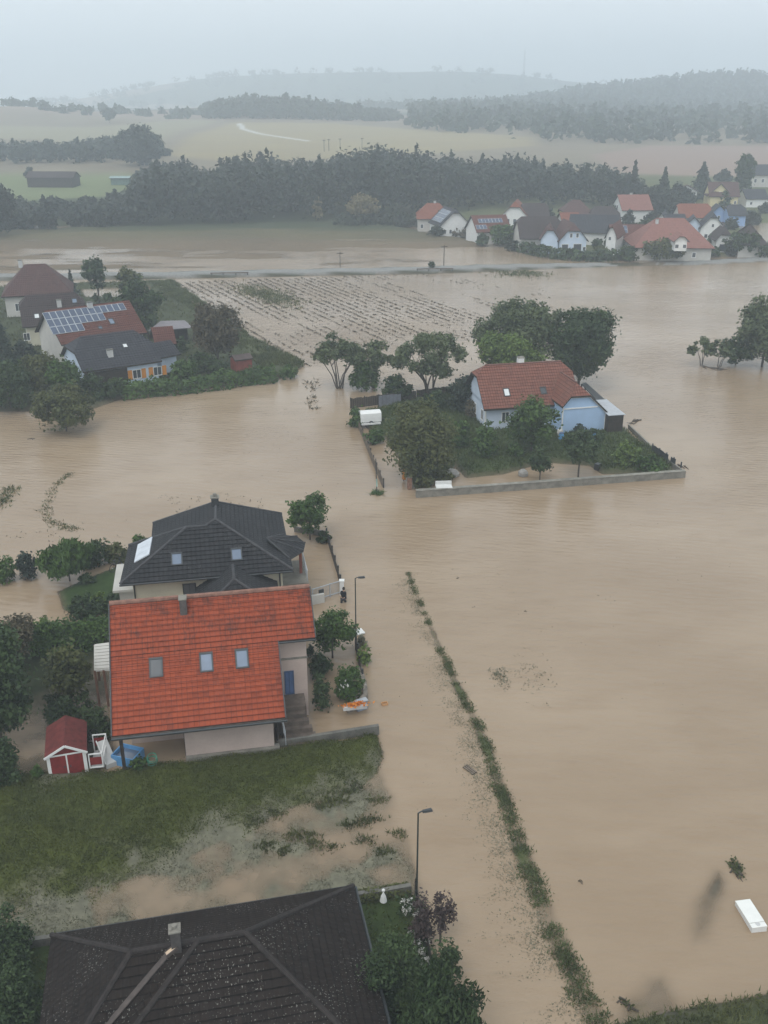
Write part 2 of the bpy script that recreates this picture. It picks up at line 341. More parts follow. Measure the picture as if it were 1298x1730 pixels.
# ------------------------------------------------------------------ mesh builder
class MB:
    def __init__(s): s.v = []; s.f = []; s.m = []; s.uv = []
    def poly(s, pts, m=0, uv=None):
        i = len(s.v); s.v += [tuple(map(float, p)) for p in pts]; s.f.append(list(range(i, i + len(pts)))); s.m.append(m)
        if uv is None: uv = [(p[0] + p[1] * 0.3, p[2]) for p in pts]
        s.uv += [tuple(map(float, q)) for q in uv]
    def hexa(s, c, m=0):       # c: 8 corners, bottom four then top four
        for q in ((3, 2, 1, 0), (4, 5, 6, 7), (0, 1, 5, 4), (1, 2, 6, 5), (2, 3, 7, 6), (3, 0, 4, 7)):
            s.poly([c[k] for k in q], m)
    def box(s, x0, x1, y0, y1, z0, z1, m=0):
        s.hexa([(x0, y0, z0), (x1, y0, z0), (x1, y1, z0), (x0, y1, z0), (x0, y0, z1), (x1, y0, z1), (x1, y1, z1), (x0, y1, z1)], m)
    def bar(s, a, b, wd, hg, m=0):
        a = np.array(a, float); b = np.array(b, float); d = b - a; L = np.linalg.norm(d); d /= max(L, 1e-9)
        up = np.array([0, 0, 1.0]) if abs(d[2]) < 0.9 else np.array([0, 1.0, 0])
        sd = np.cross(d, up); sd /= np.linalg.norm(sd); up = np.cross(sd, d)
        c = []
        for e in (-1, 1):
            for p, q in ((a, -1), (a, 1), (b, 1), (b, -1)):
                c.append(p + sd * q * wd / 2 + up * e * hg / 2)
        s.hexa(c, m)
    def tube(s, pts, rad, n=6, m=0):
        pts = [np.array(p, float) for p in pts]; rings = []
        for i, p in enumerate(pts):
            d = pts[min(i + 1, len(pts) - 1)] - pts[max(i - 1, 0)]; d /= max(np.linalg.norm(d), 1e-9)
            a = np.array([1.0, 0, 0]) if abs(d[0]) < 0.8 else np.array([0, 1.0, 0])
            u = np.cross(d, a); u /= np.linalg.norm(u); w_ = np.cross(d, u)
            r = rad[i] if hasattr(rad, '__len__') else rad
            rings.append([p + r * (math.cos(2 * math.pi * k / n) * u + math.sin(2 * math.pi * k / n) * w_) for k in range(n)])
        for i in range(len(rings) - 1):
            for k in range(n):
                s.poly([rings[i][k], rings[i][(k + 1) % n], rings[i + 1][(k + 1) % n], rings[i + 1][k]], m)
        s.poly(rings[0][::-1], m); s.poly(rings[-1], m)
    def slab(s, pts, t=0.18, m=0, me=1, rows=None, lift=0.05):
        """roof plane: top (stepped in tile courses when rows is the course height), underside, edges"""
        p = np.array(pts, float); nrm = np.zeros(3)
        for i in range(len(p)):
            a, b = p[i], p[(i + 1) % len(p)]; nrm += np.cross(a, b)
        nrm /= np.linalg.norm(nrm)
        if nrm[2] < 0: p = p[::-1]; nrm = -nrm
        u = np.cross(np.array([0, 0, 1.0]), nrm)
        u = u / np.linalg.norm(u) if np.linalg.norm(u) > 1e-6 else np.array([1.0, 0, 0])
        vv = np.cross(nrm, u); o = p[np.argmin(p[:, 2])]
        q = np.stack([(p - o) @ u, (p - o) @ vv], 1)
        if rows is None:
            s.poly(p, m, [tuple(a) for a in q])
        else:
            v0 = 0.0; vmax = q[:, 1].max()
            while v0 < vmax - 1e-4:
                v1 = min(v0 + rows, vmax)
                c = clip_band(q, v0, v1)
                if len(c) >= 3:
                    top = [o + a * u + b * vv + nrm * (lift * (1 - (b - v0) / rows)) for a, b in c]
                    s.poly(top, m, c)
                    low = sorted([a for a, b in c if abs(b - v0) < 1e-6])
                    if len(low) >= 2:
                        a0, a1 = low[0], low[-1]
                        s.poly([o + a0 * u + v0 * vv, o + a1 * u + v0 * vv, o + a1 * u + v0 * vv + nrm * lift, o + a0 * u + v0 * vv + nrm * lift], me if False else m, [(a0, v0), (a1, v0), (a1, v0 + 0.001), (a0, v0 + 0.001)])
                v0 += rows
        dn = np.array([0, 0, -t])
        s.poly((p + dn)[::-1], me)
        for i in range(len(p)):
            a, b = p[i], p[(i + 1) % len(p)]
            s.poly([a + dn, b + dn, b, a], me)
    def build(s, name, mats, parent=None, loc=None, smooth=False):
        me = bpy.data.meshes.new(name); me.from_pydata(s.v, [], s.f)
        ul = me.uv_layers.new(name='UVMap'); ul.data.foreach_set('uv', np.array(s.uv, np.float32).ravel())
        for mt in (mats if isinstance(mats, (list, tuple)) else [mats]): me.materials.append(mt)
        nm = len(me.materials)
        me.polygons.foreach_set('material_index', [min(k, nm - 1) for k in s.m])
        if smooth: me.polygons.foreach_set('use_smooth', [True] * len(s.f))
        me.update()
        return link(name, me, parent, loc)
def clip_band(q, v0, v1):
    def cl(poly, f):
        out = []
        for i in range(len(poly)):
            a, b = poly[i], poly[(i + 1) % len(poly)]; fa, fb = f(a), f(b)
            if fa >= 0: out.append(a)
            if (fa > 0 and fb < 0) or (fa < 0 and fb > 0):
                t = fa / (fa - fb); out.append((a[0] + t * (b[0] - a[0]), a[1] + t * (b[1] - a[1])))
        return out
    poly = [tuple(a) for a in q]
    poly = cl(poly, lambda a: a[1] - v0 + 1e-9)
    if poly: poly = cl(poly, lambda a: v1 - a[1] + 1e-9)
    return poly
def link(name, me, parent=None, loc=None):
    o = bpy.data.objects.new(name, me); COL.objects.link(o)
    if parent is not None: o.parent = parent
    if loc is not None: o.location = loc
    return o
def tag(o, label=None, cat=None, group=None, kind=None):
    if label: o['label'] = label
    if cat: o['category'] = cat
    if group: o['group'] = group
    if kind: o['kind'] = kind
    return o
def thing(name, label, cat, loc=(0, 0, 0), rz=0.0, group=None):
    o = bpy.data.objects.new(name, None); COL.objects.link(o)
    o.location = tuple(map(float, loc)); o.rotation_euler = (0, 0, rz); o.empty_display_size = 0.5
    return tag(o, label, cat, group)
def dup(o, loc, rz=0.0, sc=1.0, label=None, group=None):
    r = o.copy(); COL.objects.link(r); r.location = tuple(map(float, loc)); r.rotation_euler = (0, 0, rz); r.scale = (sc, sc, sc) if not hasattr(sc, '__len__') else sc
    if label: r['label'] = label
    if group: r['group'] = group
    for ch in list(o.children):
        c = ch.copy(); COL.objects.link(c); c.parent = r
        for g in list(ch.children):
            d = g.copy(); COL.objects.link(d); d.parent = c
    return r

# ------------------------------------------------------------------ leaves, trees, grass
def quads_mesh(name, V, mat, r=None, parent=None, loc=None):
    """V: (n, k, 3) faces of k corners"""
    n, k = V.shape[0], V.shape[1]
    me = bpy.data.meshes.new(name)
    me.vertices.add(n * k); me.vertices.foreach_set('co', V.reshape(-1).astype(np.float32))
    me.loops.add(n * k); me.loops.foreach_set('vertex_index', np.arange(n * k, dtype=np.int32))
    me.polygons.add(n); me.polygons.foreach_set('loop_start', np.arange(0, n * k, k, dtype=np.int32))
    if mat is not None: me.materials.append(mat)
    me.update(calc_edges=True)
    if r is None: r = RNG.random(n)
    a = me.attributes.new('r', 'FLOAT', 'FACE'); a.data.foreach_set('value', r.astype(np.float32))
    me.validate()
    return link(name, me, parent, loc)
def unit(v): return v / np.maximum(np.linalg.norm(v, axis=1, keepdims=True), 1e-9)
def leaf_quads(c, size, out=None, rng=RNG, elong=1.5, droop=0.0):
    n = len(c); nr = rng.normal(size=(n, 3))
    if out is not None: nr = nr * 0.75 + out
    nr[:, 2] += 0.35; nr = unit(nr)
    t = unit(np.cross(nr, rng.normal(size=(n, 3)))); t[:, 2] -= droop; t = unit(t)
    b = unit(np.cross(nr, t)); s = size * (0.6 + 0.8 * rng.random((n, 1)))
    return np.stack([c + t * s * elong * 0.5, c + b * s * 0.42, c - t * s * elong * 0.5, c - b * s * 0.42], 1)
def limb_mesh(mb, paths, n=6):
    for pts, r0, r1 in paths:
        k = len(pts); mb.tube(pts, [r0 + (r1 - r0) * i / (k - 1) for i in range(k)], n)
def crown_points(style, w_, h, cb, ls, dens, rng):
    """clump centres and leaf centres in local coordinates, base at the origin"""
    rx = w_ / 2; c0 = cb * h
    if style == 'cone':
        n = int(dens * 2.4 * math.pi * rx * (h - c0) / (ls * ls)); t = rng.random(n) ** 0.75
        z = h - t * (h - c0); lay = 0.75 + 0.35 * np.abs(np.sin(z * 2 * math.pi / max(h * 0.11, 0.6)))
        a = rng.random(n) * 2 * math.pi; rr = rx * t * lay * (0.9 + 0.2 * np.sin(a * 5)) * rng.random(n) ** 0.35
        p = np.stack([rr * np.cos(a), rr * np.sin(a), z - rr * 0.18], 1)
        return [], p, np.stack([np.cos(a), np.sin(a), np.full(n, 0.3)], 1)
    K = min(80, max(9, int(20 * dens ** 0.3 + 7 * rx)))
    cl = []; rz = (h - c0) / 2; cz = c0 + rz
    for k in range(K):
        d = rng.normal(size=3); d /= np.linalg.norm(d)
        if style == 'umbrella': d[2] = abs(d[2]) * 0.9 + 0.05
        if style == 'bush': d[2] = abs(d[2])
        f = 0.45 + 0.42 * rng.random()
        if style == 'umbrella': f = 0.62 + 0.26 * rng.random()
        if k < 3 and style != 'umbrella': f = 0.15
        if style == 'umbrella': c = np.array([d[0] * f * rx, d[1] * f * rx, c0 + d[2] * f * (h - c0)])
        elif style == 'bush': c = np.array([d[0] * f * rx, d[1] * f * rx, 0.15 * h + d[2] * f * 0.85 * h])
        else: c = np.array([d[0] * f * rx, d[1] * f * rx, cz + d[2] * f * rz])
        cl.append((c, (0.20 + 0.20 * rng.random()) * min(rx, max(rz, rx * 0.6))))
    P_, O_ = [], []
    for c, r in cl:
        n = int(dens * 3.2 * 4 * math.pi * r * r / (ls * ls) * 0.30) + 4
        d = unit(rng.normal(size=(n, 3))); f = rng.random((n, 1)) ** 0.42
        f = f * (1 + 0.30 * rng.normal(size=(n, 1)) * (rng.random((n, 1)) < 0.4))
        p = c + d * f * r * np.array([1.05, 1.05, 0.85]); P_.append(p); O_.append(d)
    if style != 'umbrella':                     # loose leaves between the clumps
        n = int(dens * 1.6 * 4 * math.pi * rx * max(rz, rx * 0.5) / (ls * ls) * 0.30); d = unit(rng.normal(size=(n, 3)))
        if style == 'bush': d[:, 2] = np.abs(d[:, 2])
        lump = 0.86 + 0.16 * np.sin(d[:, :1] * 4.1 + h) * np.cos(d[:, 1:2] * 3.3 + rx) + 0.14 * np.sin(d[:, 2:] * 6.0 + rx * 3); f = rng.random((n, 1)) ** 0.3 * lump
        P_.append(d * f * ((rx, rx, h * 0.96) if style == 'bush' else (rx, rx, rz)) + (0, 0, 0.03 * h if style == 'bush' else cz)); O_.append(d)
    return cl, np.concatenate(P_), np.concatenate(O_)
def tree_parts(root, w_, h, cb, ls, mat, style='round', dens=1.0, seed=0, bark=None, tr=None, stems=1, lean=0.0, zmin=0.12, droop=0.0):
    rng = np.random.default_rng(seed + 11)
    cl, p, o = crown_points(style, w_, h, cb, ls, dens, rng)
    k = p[:, 2] > zmin; p, o = p[k], o[k]
    quads_mesh('crown', leaf_quads(p, ls, o, rng, 1.5 + droop, droop), mat, None, root)
    mb = MB(); tr = tr or max(0.06, h * 0.022); paths = []
    if style == 'cone': paths.append(([(0, 0, -0.8), (0, 0, h * 0.5), (0, 0, h * 0.96)], tr, 0.02))
    elif style == 'bush':
        for c, r in cl[:6]: paths.append(([(c[0] * 0.1, c[1] * 0.1, -0.4), c * 0.55, c], tr * 0.5, 0.015))
    elif stems == 1:
        top = np.array([lean * h * 0.3, 0, h * (cb + (1 - cb) * 0.35)])
        paths.append(([(0, 0, -0.8), (lean * h * 0.08, 0.02 * h, h * cb * 0.6), top], tr, tr * 0.55))
        for c, r in cl[:14]:
            mid = top * 0.6 + c * 0.4 + rng.normal(size=3) * 0.04 * h; st = np.array([top[0] * 0.75, 0, top[2] * (0.72 + 0.25 * rng.random())])
            paths.append(([st, mid, c + (c - mid) * 0.2], tr * 0.42, tr * 0.08))
    else:
        for i in range(stems):
            c, r = cl[i % len(cl)]; b = np.array([rng.normal() * 0.03 * w_, rng.normal() * 0.03 * w_, -0.8])
            m1 = b * 0.6 + c * 0.28; m1[2] = h * 0.22; m2 = c * 0.62; m2[2] = max(m2[2], h * 0.42)
            paths.append(([b, m1, m2, c], tr * (0.5 + 0.4 * rng.random()), tr * 0.1))
            for q in range(3):
                e = cl[(i * 3 + q) % len(cl)][0]; e = m2 * 0.45 + e * 0.55
                if np.linalg.norm(e - m2) < 0.6 * w_: paths.append(([m2, (m2 + e) / 2 + rng.normal(size=3) * 0.03 * w_, e], tr * 0.22, tr * 0.06))
    limb_mesh(mb, paths, 6 if h < 14 else 7)
    mb.build('trunk' if style != 'bush' else 'stem', bark or BARK, root)
def tree(name, label, px, by, ty, wpx, mat, cat='tree', style='round', cb=0.25, dens=1.0, group=None, lsk=0.0024, stems=1, z=None, seed=None, lean=0.0, tr=None, dy=0.0, droop=0.0):
    """dy: how far (m) the trunk stands behind the point seen at (px, by)"""
    b = G(px, by) if z is None else P(px, by, z)
    if dy: b = b * (1 + dy / b[1]) * np.array([1, 1, 0]) + np.array([0, 0, b[2]])
    D = depth(b); h = zat(ty, b[1]) - b[2]; w_ = wpx * D / FPX
    root = thing(name, label, cat, b, 0, group)
    sd = seed if seed is not None else int(px * 13 + by * 7)
    tree_parts(root, w_, h, cb, max(0.10, D * lsk), mat if not isinstance(mat, str) else LEAF[mat], style, dens, sd, None, tr, stems, lean, droop=droop)
    return root
def bush(label, px, by, ty, wpx, mat, dens=1.0, name='bush', cat='bush', group=None, z=None, dy=0.0):
    return tree(name, label, px, by, ty, wpx, mat, cat, 'bush', 0.0, dens, group, z=z, dy=dy)
def hedge(name, label, pts, wd, hg, mat, cat='hedge', ls=0.2, dens=1.0, group=None, rough=0.18, zb=None):
    rng = np.random.default_rng(int(abs(pts[0][0]) * 31 + pts[0][1] * 3)); w3 = [G(a, b) for a, b in pts]
    c0 = np.mean(w3, axis=0); V = []; O = []
    for a, b in zip(w3[:-1], w3[1:]):
        L = np.linalg.norm((b - a)[:2]); n = int(dens * 2.6 * L * (wd + 2 * hg) / (ls * ls))
        t = rng.random(n); d = (b - a)[:2] / max(L, 1e-6); sd = np.array([-d[1], d[0]])
        ang = rng.random(n) * math.pi; rr = 0.75 + 0.3 * rng.random(n)
        k = 1.0 / np.maximum(np.abs(np.cos(ang)) ** 3 + np.sin(ang) ** 3, 0.3) ** (1 / 3)
        lump = 1 + rough * (fbm(t * L / 1.3 + 31, ang * 1.4 + a[0], 9) - 0.5) * 2
        ox = np.cos(ang) * k * rr * wd / 2 * lump; oz = np.sin(ang) * k * rr * hg * lump
        base = a[None, :] + t[:, None] * (b - a)[None, :]
        p = base.copy(); p[:, :2] += ox[:, None] * sd; p[:, 2] += oz
        V.append(p); O.append(np.stack([np.cos(ang) * sd[0], np.cos(ang) * sd[1], np.sin(ang)], 1))
    p = np.concatenate(V); o = np.concatenate(O)
    ob = quads_mesh(name, leaf_quads(p - c0, ls, o, rng), LEAF[mat], None, None, c0)
    return tag(ob, label, cat, group)
def blades(name, pts, hgt, mat, label, n_each=4, spread=0.15, wid=0.05, rng=RNG, kind='stuff', lean=0.5, parent=None):
    """tufts of thin blades standing on pts (n,3); hgt scalar or (n,)"""
    n = len(pts); h = np.broadcast_to(np.asarray(hgt, float), (n,)); p = np.repeat(pts, n_each, 0); hh = np.repeat(h, n_each)
    N = len(p); p = p + np.concatenate([rng.normal(size=(N, 2)) * spread, np.zeros((N, 1))], 1)
    a = rng.random(N) * 2 * math.pi; sd = np.stack([np.cos(a), np.sin(a), np.zeros(N)], 1) * (wid * (0.6 + 0.8 * rng.random((N, 1))))
    tip = p + np.concatenate([rng.normal(size=(N, 2)) * lean * hh[:, None], (hh * (0.6 + 0.6 * rng.random(N)))[:, None]], 1)
    V = np.stack([p - sd, p + sd, tip + sd * 0.3], 1)
    o = quads_mesh(name, V, mat, None, parent)
    if parent is None: tag(o, label, None, None, kind)
    return o
def sample_poly(poly, n, rng=RNG):
    lo = poly.min(0); hi = poly.max(0); out = []
    tot = 0
    while tot < n:
        q = lo + rng.random((n * 2, 2)) * (hi - lo); k = sdist_poly(q[:, 0], q[:, 1], poly) > 0
        out.append(q[k]); tot += k.sum()
    return np.concatenate(out)[:n]

# ------------------------------------------------------------------ ground and water
def ground_colour(x, y, h):
    n1 = fbm(x / 3.0, y / 3.0, 21); n2 = fbm(x / 0.9, y / 0.9, 22, 3); n3 = fbm(x / 22, y / 22, 23)
    C = np.empty((len(x), 3)); C[:] = (0.115, 0.092, 0.062)                     # flood silt
    def put(m, c):
        m = np.clip(m, 0, 1)[:, None]; C[:] = C * (1 - m) + np.asarray(c) * m
    def zone(poly, soft):
        d = np.full(len(x), -1e3)
        lo = poly.min(0) - soft; hi = poly.max(0) + soft
        k = (x > lo[0]) & (x < hi[0]) & (y > lo[1]) & (y < hi[1])
        if k.any(): d[k] = sdist_poly(x[k], y[k], poly)
        return sstep(-soft, soft, d)
    # near lawns
    lawn = np.stack([0.038 + 0.030 * n1, 0.046 + 0.034 * n1, 0.010 + 0.008 * n2], 1)
    silt = np.stack([0.105 + 0.08 * n2, 0.104 + 0.07 * n2, 0.074 + 0.05 * n2], 1)
    z = zone(LAWNB, 1.0); put(z, silt)
    z = zone(LAWN, 3.6); put(sstep(0.30, 0.72, z + (n1 - 0.5) * 0.75 + (n2 - 0.5) * 0.5), lawn)
    for poly, c in ((GARDB, (0.030, 0.045, 0.012)), (BANK, (0.050, 0.058, 0.026)), (BLKLAWN, (0.030, 0.052, 0.014)), (LGA, (0.020, 0.026, 0.010)),
                    (BLUEG, (0.042, 0.060, 0.020)), (LVILL, (0.045, 0.055, 0.026)), (STRIPG, (0.060, 0.070, 0.030))):
        put(zone(poly, 0.7) * sstep(-0.08, 0.08, h), np.asarray(c)[None, :] * (0.75 + 0.5 * n1[:, None]))
    put(zone(LEFTGARD, 1.0) * (1 - zone(LGA, 1.0)), (0.085, 0.078, 0.055))
    put(zone(MUD1, 1.2), (0.095, 0.086, 0.066)); put(zone(MUD2, 1.0), (0.085, 0.080, 0.066))
    d, t = dist_line(x, y, DITCH); put((d < 2.5) * sstep(-0.15, 0.0, h), (0.075, 0.085, 0.035))
    # middle distance
    far = sstep(-4, 6, sdist_poly(x, y, FARF)); put(far, np.stack([0.115 + 0.05 * n3, 0.088 + 0.035 * n3, 0.057 + 0.02 * n3], 1))
    put(far * sstep(262, 290, y), np.stack([0.080 + 0.03 * n3, 0.072 + 0.025 * n3, 0.046 + 0 * n3], 1))
    d, t = dist_line(x, y, ROAD)
    put((1 - sstep(6, 14, d)) * (t < 0.72) * (h > -0.1), (0.048, 0.048, 0.028)); put((1 - sstep(2.6, 3.2, d)) * (h > 0.05), (0.21, 0.21, 0.20))
    put(zone(VILLR, 3.0), np.stack([0.075 + 0.03 * n1, 0.085 + 0.03 * n1, 0.045 + 0 * n1], 1))
    # rising land behind: wood floor, meadow, stubble, ploughed land, woods
    land = sstep(292, 305, y) * (1 - zone(VILLR, 3.0)); put(land, (0.045, 0.055, 0.028))
    def gp(pts): return np.array([G(a, b)[:2] for a, b in pts])
    put(zone(gp([(-300, 345), (-300, 276), (40, 276), (228, 273), (225, 318), (180, 332), (60, 338), (0, 348)]), 3), np.stack([0.125 + 0.03 * n3, 0.145 + 0.04 * n3, 0.075 + 0 * n3], 1))
    up = sstep(430, 470, y); put(up, np.stack([0.15 + 0.06 * n3, 0.125 + 0.05 * n3, 0.090 + 0.03 * n3], 1))
    put(zone(gp([(280, 262), (330, 226), (400, 206), (560, 208), (900, 232), (905, 246), (700, 262), (400, 275)]), 8), np.stack([0.23 + 0.04 * n3, 0.19 + 0.035 * n3, 0.115 + 0 * n3], 1))
    put(zone(gp([(240, 262), (300, 222), (370, 205), (330, 200), (160, 215), (-200, 212), (-200, 235), (60, 235)]), 8), (0.225, 0.205, 0.13))
    d, t = dist_line(x, y, gp([(405, 209), (411, 218), (440, 226), (520, 238)])); put((1 - sstep(1.2, 3.2, d)) * 0.9, (0.5, 0.5, 0.48))
    put(zone(gp([(1000, 262), (1100, 246), (1600, 243), (1600, 300), (1298, 300), (1140, 296), (1040, 292)]), 6), (0.23, 0.165, 0.13))
    q = sstep(0, 60, y - (1010 + 0.12 * x)) ; put(sstep(880, 960, y), (0.24, 0.19, 0.15))
    wood = sstep(0.35, 0.5, fbm(x / 190, y / 190, 31) + 0.35 * sstep(-300, 250, x) - 0.05) * sstep(1000, 1120, y); put(wood, (0.035, 0.05, 0.028))
    return C
def fan(y0, y1, ratio, ncol, smax):
    n = int(math.log(y1 / y0) / ratio); ys = y0 * np.exp(ratio * np.arange(n + 1)); s = np.linspace(-smax, smax, ncol + 1)
    Y = np.repeat(ys, ncol + 1); X = np.tile(s, n + 1) * Y
    i = np.arange(n * (ncol + 1)).reshape(n, ncol + 1)[:, :-1].ravel()
    F = np.stack([i, i + 1, i + ncol + 2, i + ncol + 1], 1)
    return X, Y, F
def grid_mesh(name, X, Y, Z, F, mat):
    me = bpy.data.meshes.new(name); n = len(X)
    me.vertices.add(n); me.vertices.foreach_set('co', np.stack([X, Y, Z], 1).astype(np.float32).ravel())
    me.loops.add(F.size); me.loops.foreach_set('vertex_index', F.astype(np.int32).ravel())
    me.polygons.add(len(F)); me.polygons.foreach_set('loop_start', np.arange(0, F.size, 4, dtype=np.int32))
    me.materials.append(mat); me.update(calc_edges=True); me.polygons.foreach_set('use_smooth', np.ones(len(F), bool))
    return me
X, Y, F = fan(16.0, 3200.0, 0.0085, 640, 0.8)
H = terrain(X, Y)
mg, nt, b = new_mat('ground'); at = nd(nt, 'ShaderNodeAttribute'); at.attribute_name = 'pigment'
gn = noise(nt, 2.2, 6); gn2 = noise(nt, 14, 4)
cc = mixc(nt, ramp(nt, gn, 0.3, 0.7), (0.82, 0.82, 0.82), (1.16, 1.16, 1.14))
mm = nd(nt, 'ShaderNodeMix', data_type='RGBA', blend_type='MULTIPLY'); mm.inputs[0].default_value = 1.0
nt.links.new(at.outputs['Color'], mm.inputs[6]); nt.links.new(cc, mm.inputs[7]); nt.links.new(mm.outputs[2], b.inputs['Base Color'])
b.inputs['Roughness'].default_value = 0.9; b.inputs['Specular IOR Level'].default_value = 0.15; bump(nt, b, gn2, 0.025, 0.35)
me = grid_mesh('ground', X, Y, H, F, mg)
ca = me.attributes.new('pigment', 'FLOAT_COLOR', 'POINT'); C4 = np.ones((len(X), 4), np.float32); C4[:, :3] = ground_colour(X, Y, H)
ca.data.foreach_set('color', C4.ravel())
tag(link('ground', me), kind='structure')

X, Y, F = fan(16.0, 420.0, 0.0070, 700, 0.8)
D_ = -terrain(X, Y)
keep = (D_[F].max(1) > -0.02)
mw, nt, b = new_mat('flood_water')
at = nd(nt, 'ShaderNodeAttribute'); at.attribute_name = 'depth'
geo = nd(nt, 'ShaderNodeNewGeometry'); pos = geo.outputs['Position']
n1 = noise(nt, 0.035, 4, pos, 0.6, (1, 1.6, 1)); n2 = noise(nt, 0.35, 4, pos, 0.6, (0.5, 1.5, 1))
wc = mixc(nt, ramp(nt, n1, 0.33, 0.68), (0.258, 0.188, 0.121), (0.314, 0.238, 0.161))
wc = mixc(nt, math_(nt, 'MULTIPLY', ramp(nt, n2, 0.45, 0.75), 0.42), wc, (0.232, 0.162, 0.098))
nt.links.new(wc, b.inputs['Base Color']); b.inputs['Roughness'].default_value = 0.07; b.inputs['IOR'].default_value = 1.33; b.inputs['Specular IOR Level'].default_value = 0.5
r1 = noise(nt, 1.6, 4, pos, 0.62, (0.5, 1.6, 1)); r2 = noise(nt, 0.5, 4, pos, 0.55, (0.6, 1.3, 1)); rough_zone = ramp(nt, noise(nt, 0.024, 3, pos), 0.36, 0.64)
wv = nd(nt, 'ShaderNodeTexWave'); wv.wave_type = 'BANDS'; wv.bands_direction = 'Y'; wv.inputs['Scale'].default_value = 0.42; wv.inputs['Distortion'].default_value = 5.0; wv.inputs['Detail'].default_value = 3.0; wv.inputs['Detail Scale'].default_value = 0.9
mp = nd(nt, 'ShaderNodeMapping'); mp.inputs['Rotation'].default_value = (0, 0, 0.22); nt.links.new(pos, mp.inputs['Vector']); nt.links.new(mp.outputs[0], wv.inputs['Vector'])
hh = math_(nt, 'ADD', math_(nt, 'MULTIPLY', r1, math_(nt, 'ADD', math_(nt, 'MULTIPLY', rough_zone, 1.3), 0.4)), math_(nt, 'ADD', math_(nt, 'MULTIPLY', r2, 1.0), math_(nt, 'MULTIPLY', wv.outputs['Fac'], 0.16)))
bump(nt, b, hh, 0.085, 0.7)
trn = nd(nt, 'ShaderNodeBsdfTransparent'); mx = nd(nt, 'ShaderNodeMixShader')
al = math_(nt, 'SUBTRACT', 1.0, math_(nt, 'POWER', 2.718, math_(nt, 'MULTIPLY', math_(nt, 'MAXIMUM', at.outputs['Fac'], 0.0), -9.0)))
nt.links.new(al, mx.inputs[0]); nt.links.new(trn.outputs[0], mx.inputs[1]); nt.links.new(b.outputs[0], mx.inputs[2])
nt.links.new(mx.outputs[0], nt.nodes['Material Output'].inputs['Surface'])
me = grid_mesh('flood_water', X, Y, np.zeros(len(X)), F[keep], mw)
a = me.attributes.new('depth', 'FLOAT', 'POINT'); a.data.foreach_set('value', D_.astype(np.float32))
tag(link('flood_water', me), kind='structure')

# ------------------------------------------------------------------ the rainy air
mh = bpy.data.materials.new('haze'); mh.use_nodes = True; nt = mh.node_tree; nt.nodes.clear()
pv = nt.nodes.new('ShaderNodeVolumePrincipled'); pv.inputs['Color'].default_value = (0.86, 0.94, 1.0, 1); pv.inputs['Density'].default_value = 0.00078; pv.inputs['Anisotropy'].default_value = 0.2
out = nt.nodes.new('ShaderNodeOutputMaterial'); nt.links.new(pv.outputs[0], out.inputs['Volume'])
mb = MB(); mb.box(-2700, 2700, -60, 3320, -4.5, 190); tag(mb.build('haze', mh), kind='stuff')

# ------------------------------------------------------------------ houses
class Fr:
    def __init__(s, o, th): s.o = np.array([o[0], o[1], 0.0]); s.th = th; s.c, s.s = math.cos(th), math.sin(th)
    def loc(s, q):
        x, y = q[0] - s.o[0], q[1] - s.o[1]; return np.array([x * s.c + y * s.s, -x * s.s + y * s.c, q[2]])
    def world(s, l): return np.array([s.o[0] + l[0] * s.c - l[1] * s.s, s.o[1] + l[0] * s.s + l[1] * s.c, l[2]])
    def at(s, px, py, z): return s.loc(P(px, py, z))
    def hit(s, px, py, p0, p1, p2):
        p0, p1, p2 = map(lambda a: np.array(a, float), (p0, p1, p2)); n = np.cross(p1 - p0, p2 - p0)
        e = s.loc((0, 0, CAM_H)); d0 = ray(px, py); d = np.array([d0[0] * s.c + d0[1] * s.s, -d0[0] * s.s + d0[1] * s.c, d0[2]])
        return e + d * (np.dot(p0 - e, n) / np.dot(d, n))
def angp(a, b, z):
    p, q = P(a[0], a[1], z), P(b[0], b[1], z); return math.atan2(q[1] - p[1], q[0] - p[0])
def axes(p0, p1, p2):
    p0, p1, p2 = map(lambda a: np.array(a, float), (p0, p1, p2)); n = np.cross(p1 - p0, p2 - p0); n /= np.linalg.norm(n)
    if n[2] < 0: n = -n
    u = np.cross((0, 0, 1.0), n); u /= np.linalg.norm(u); return u, np.cross(n, u), n
def roof_window(root, c, ax, w_, h_, pane=None, frame=None, name='roof_window', lift=0.10, rim=0.09):
    u, v, n = ax; mb = MB(); q = MB()
    def pt(a, b, e): return c + u * a + v * b + n * e
    def pad(m_, a0, a1, b0, b1, e0, e1, k=0): m_.hexa([pt(a0, b0, e0), pt(a1, b0, e0), pt(a1, b1, e0), pt(a0, b1, e0), pt(a0, b0, e1), pt(a1, b0, e1), pt(a1, b1, e1), pt(a0, b1, e1)], k)
    a, b = w_ / 2, h_ / 2
    pad(mb, -a, a, -b, -b + rim, -0.05, lift); pad(mb, -a, a, b - rim * 1.3, b, -0.05, lift + 0.02)
    pad(mb, -a, -a + rim, -b + rim, b - rim * 1.3, -0.05, lift); pad(mb, a - rim, a, -b + rim, b - rim * 1.3, -0.05, lift)
    f = mb.build(name, frame or M_METAL, root)
    pad(q, -a + rim, a - rim, -b + rim, b - rim * 1.3, -0.03, lift - 0.03); q.build('pane', pane or M_SKYL, f)
    return f
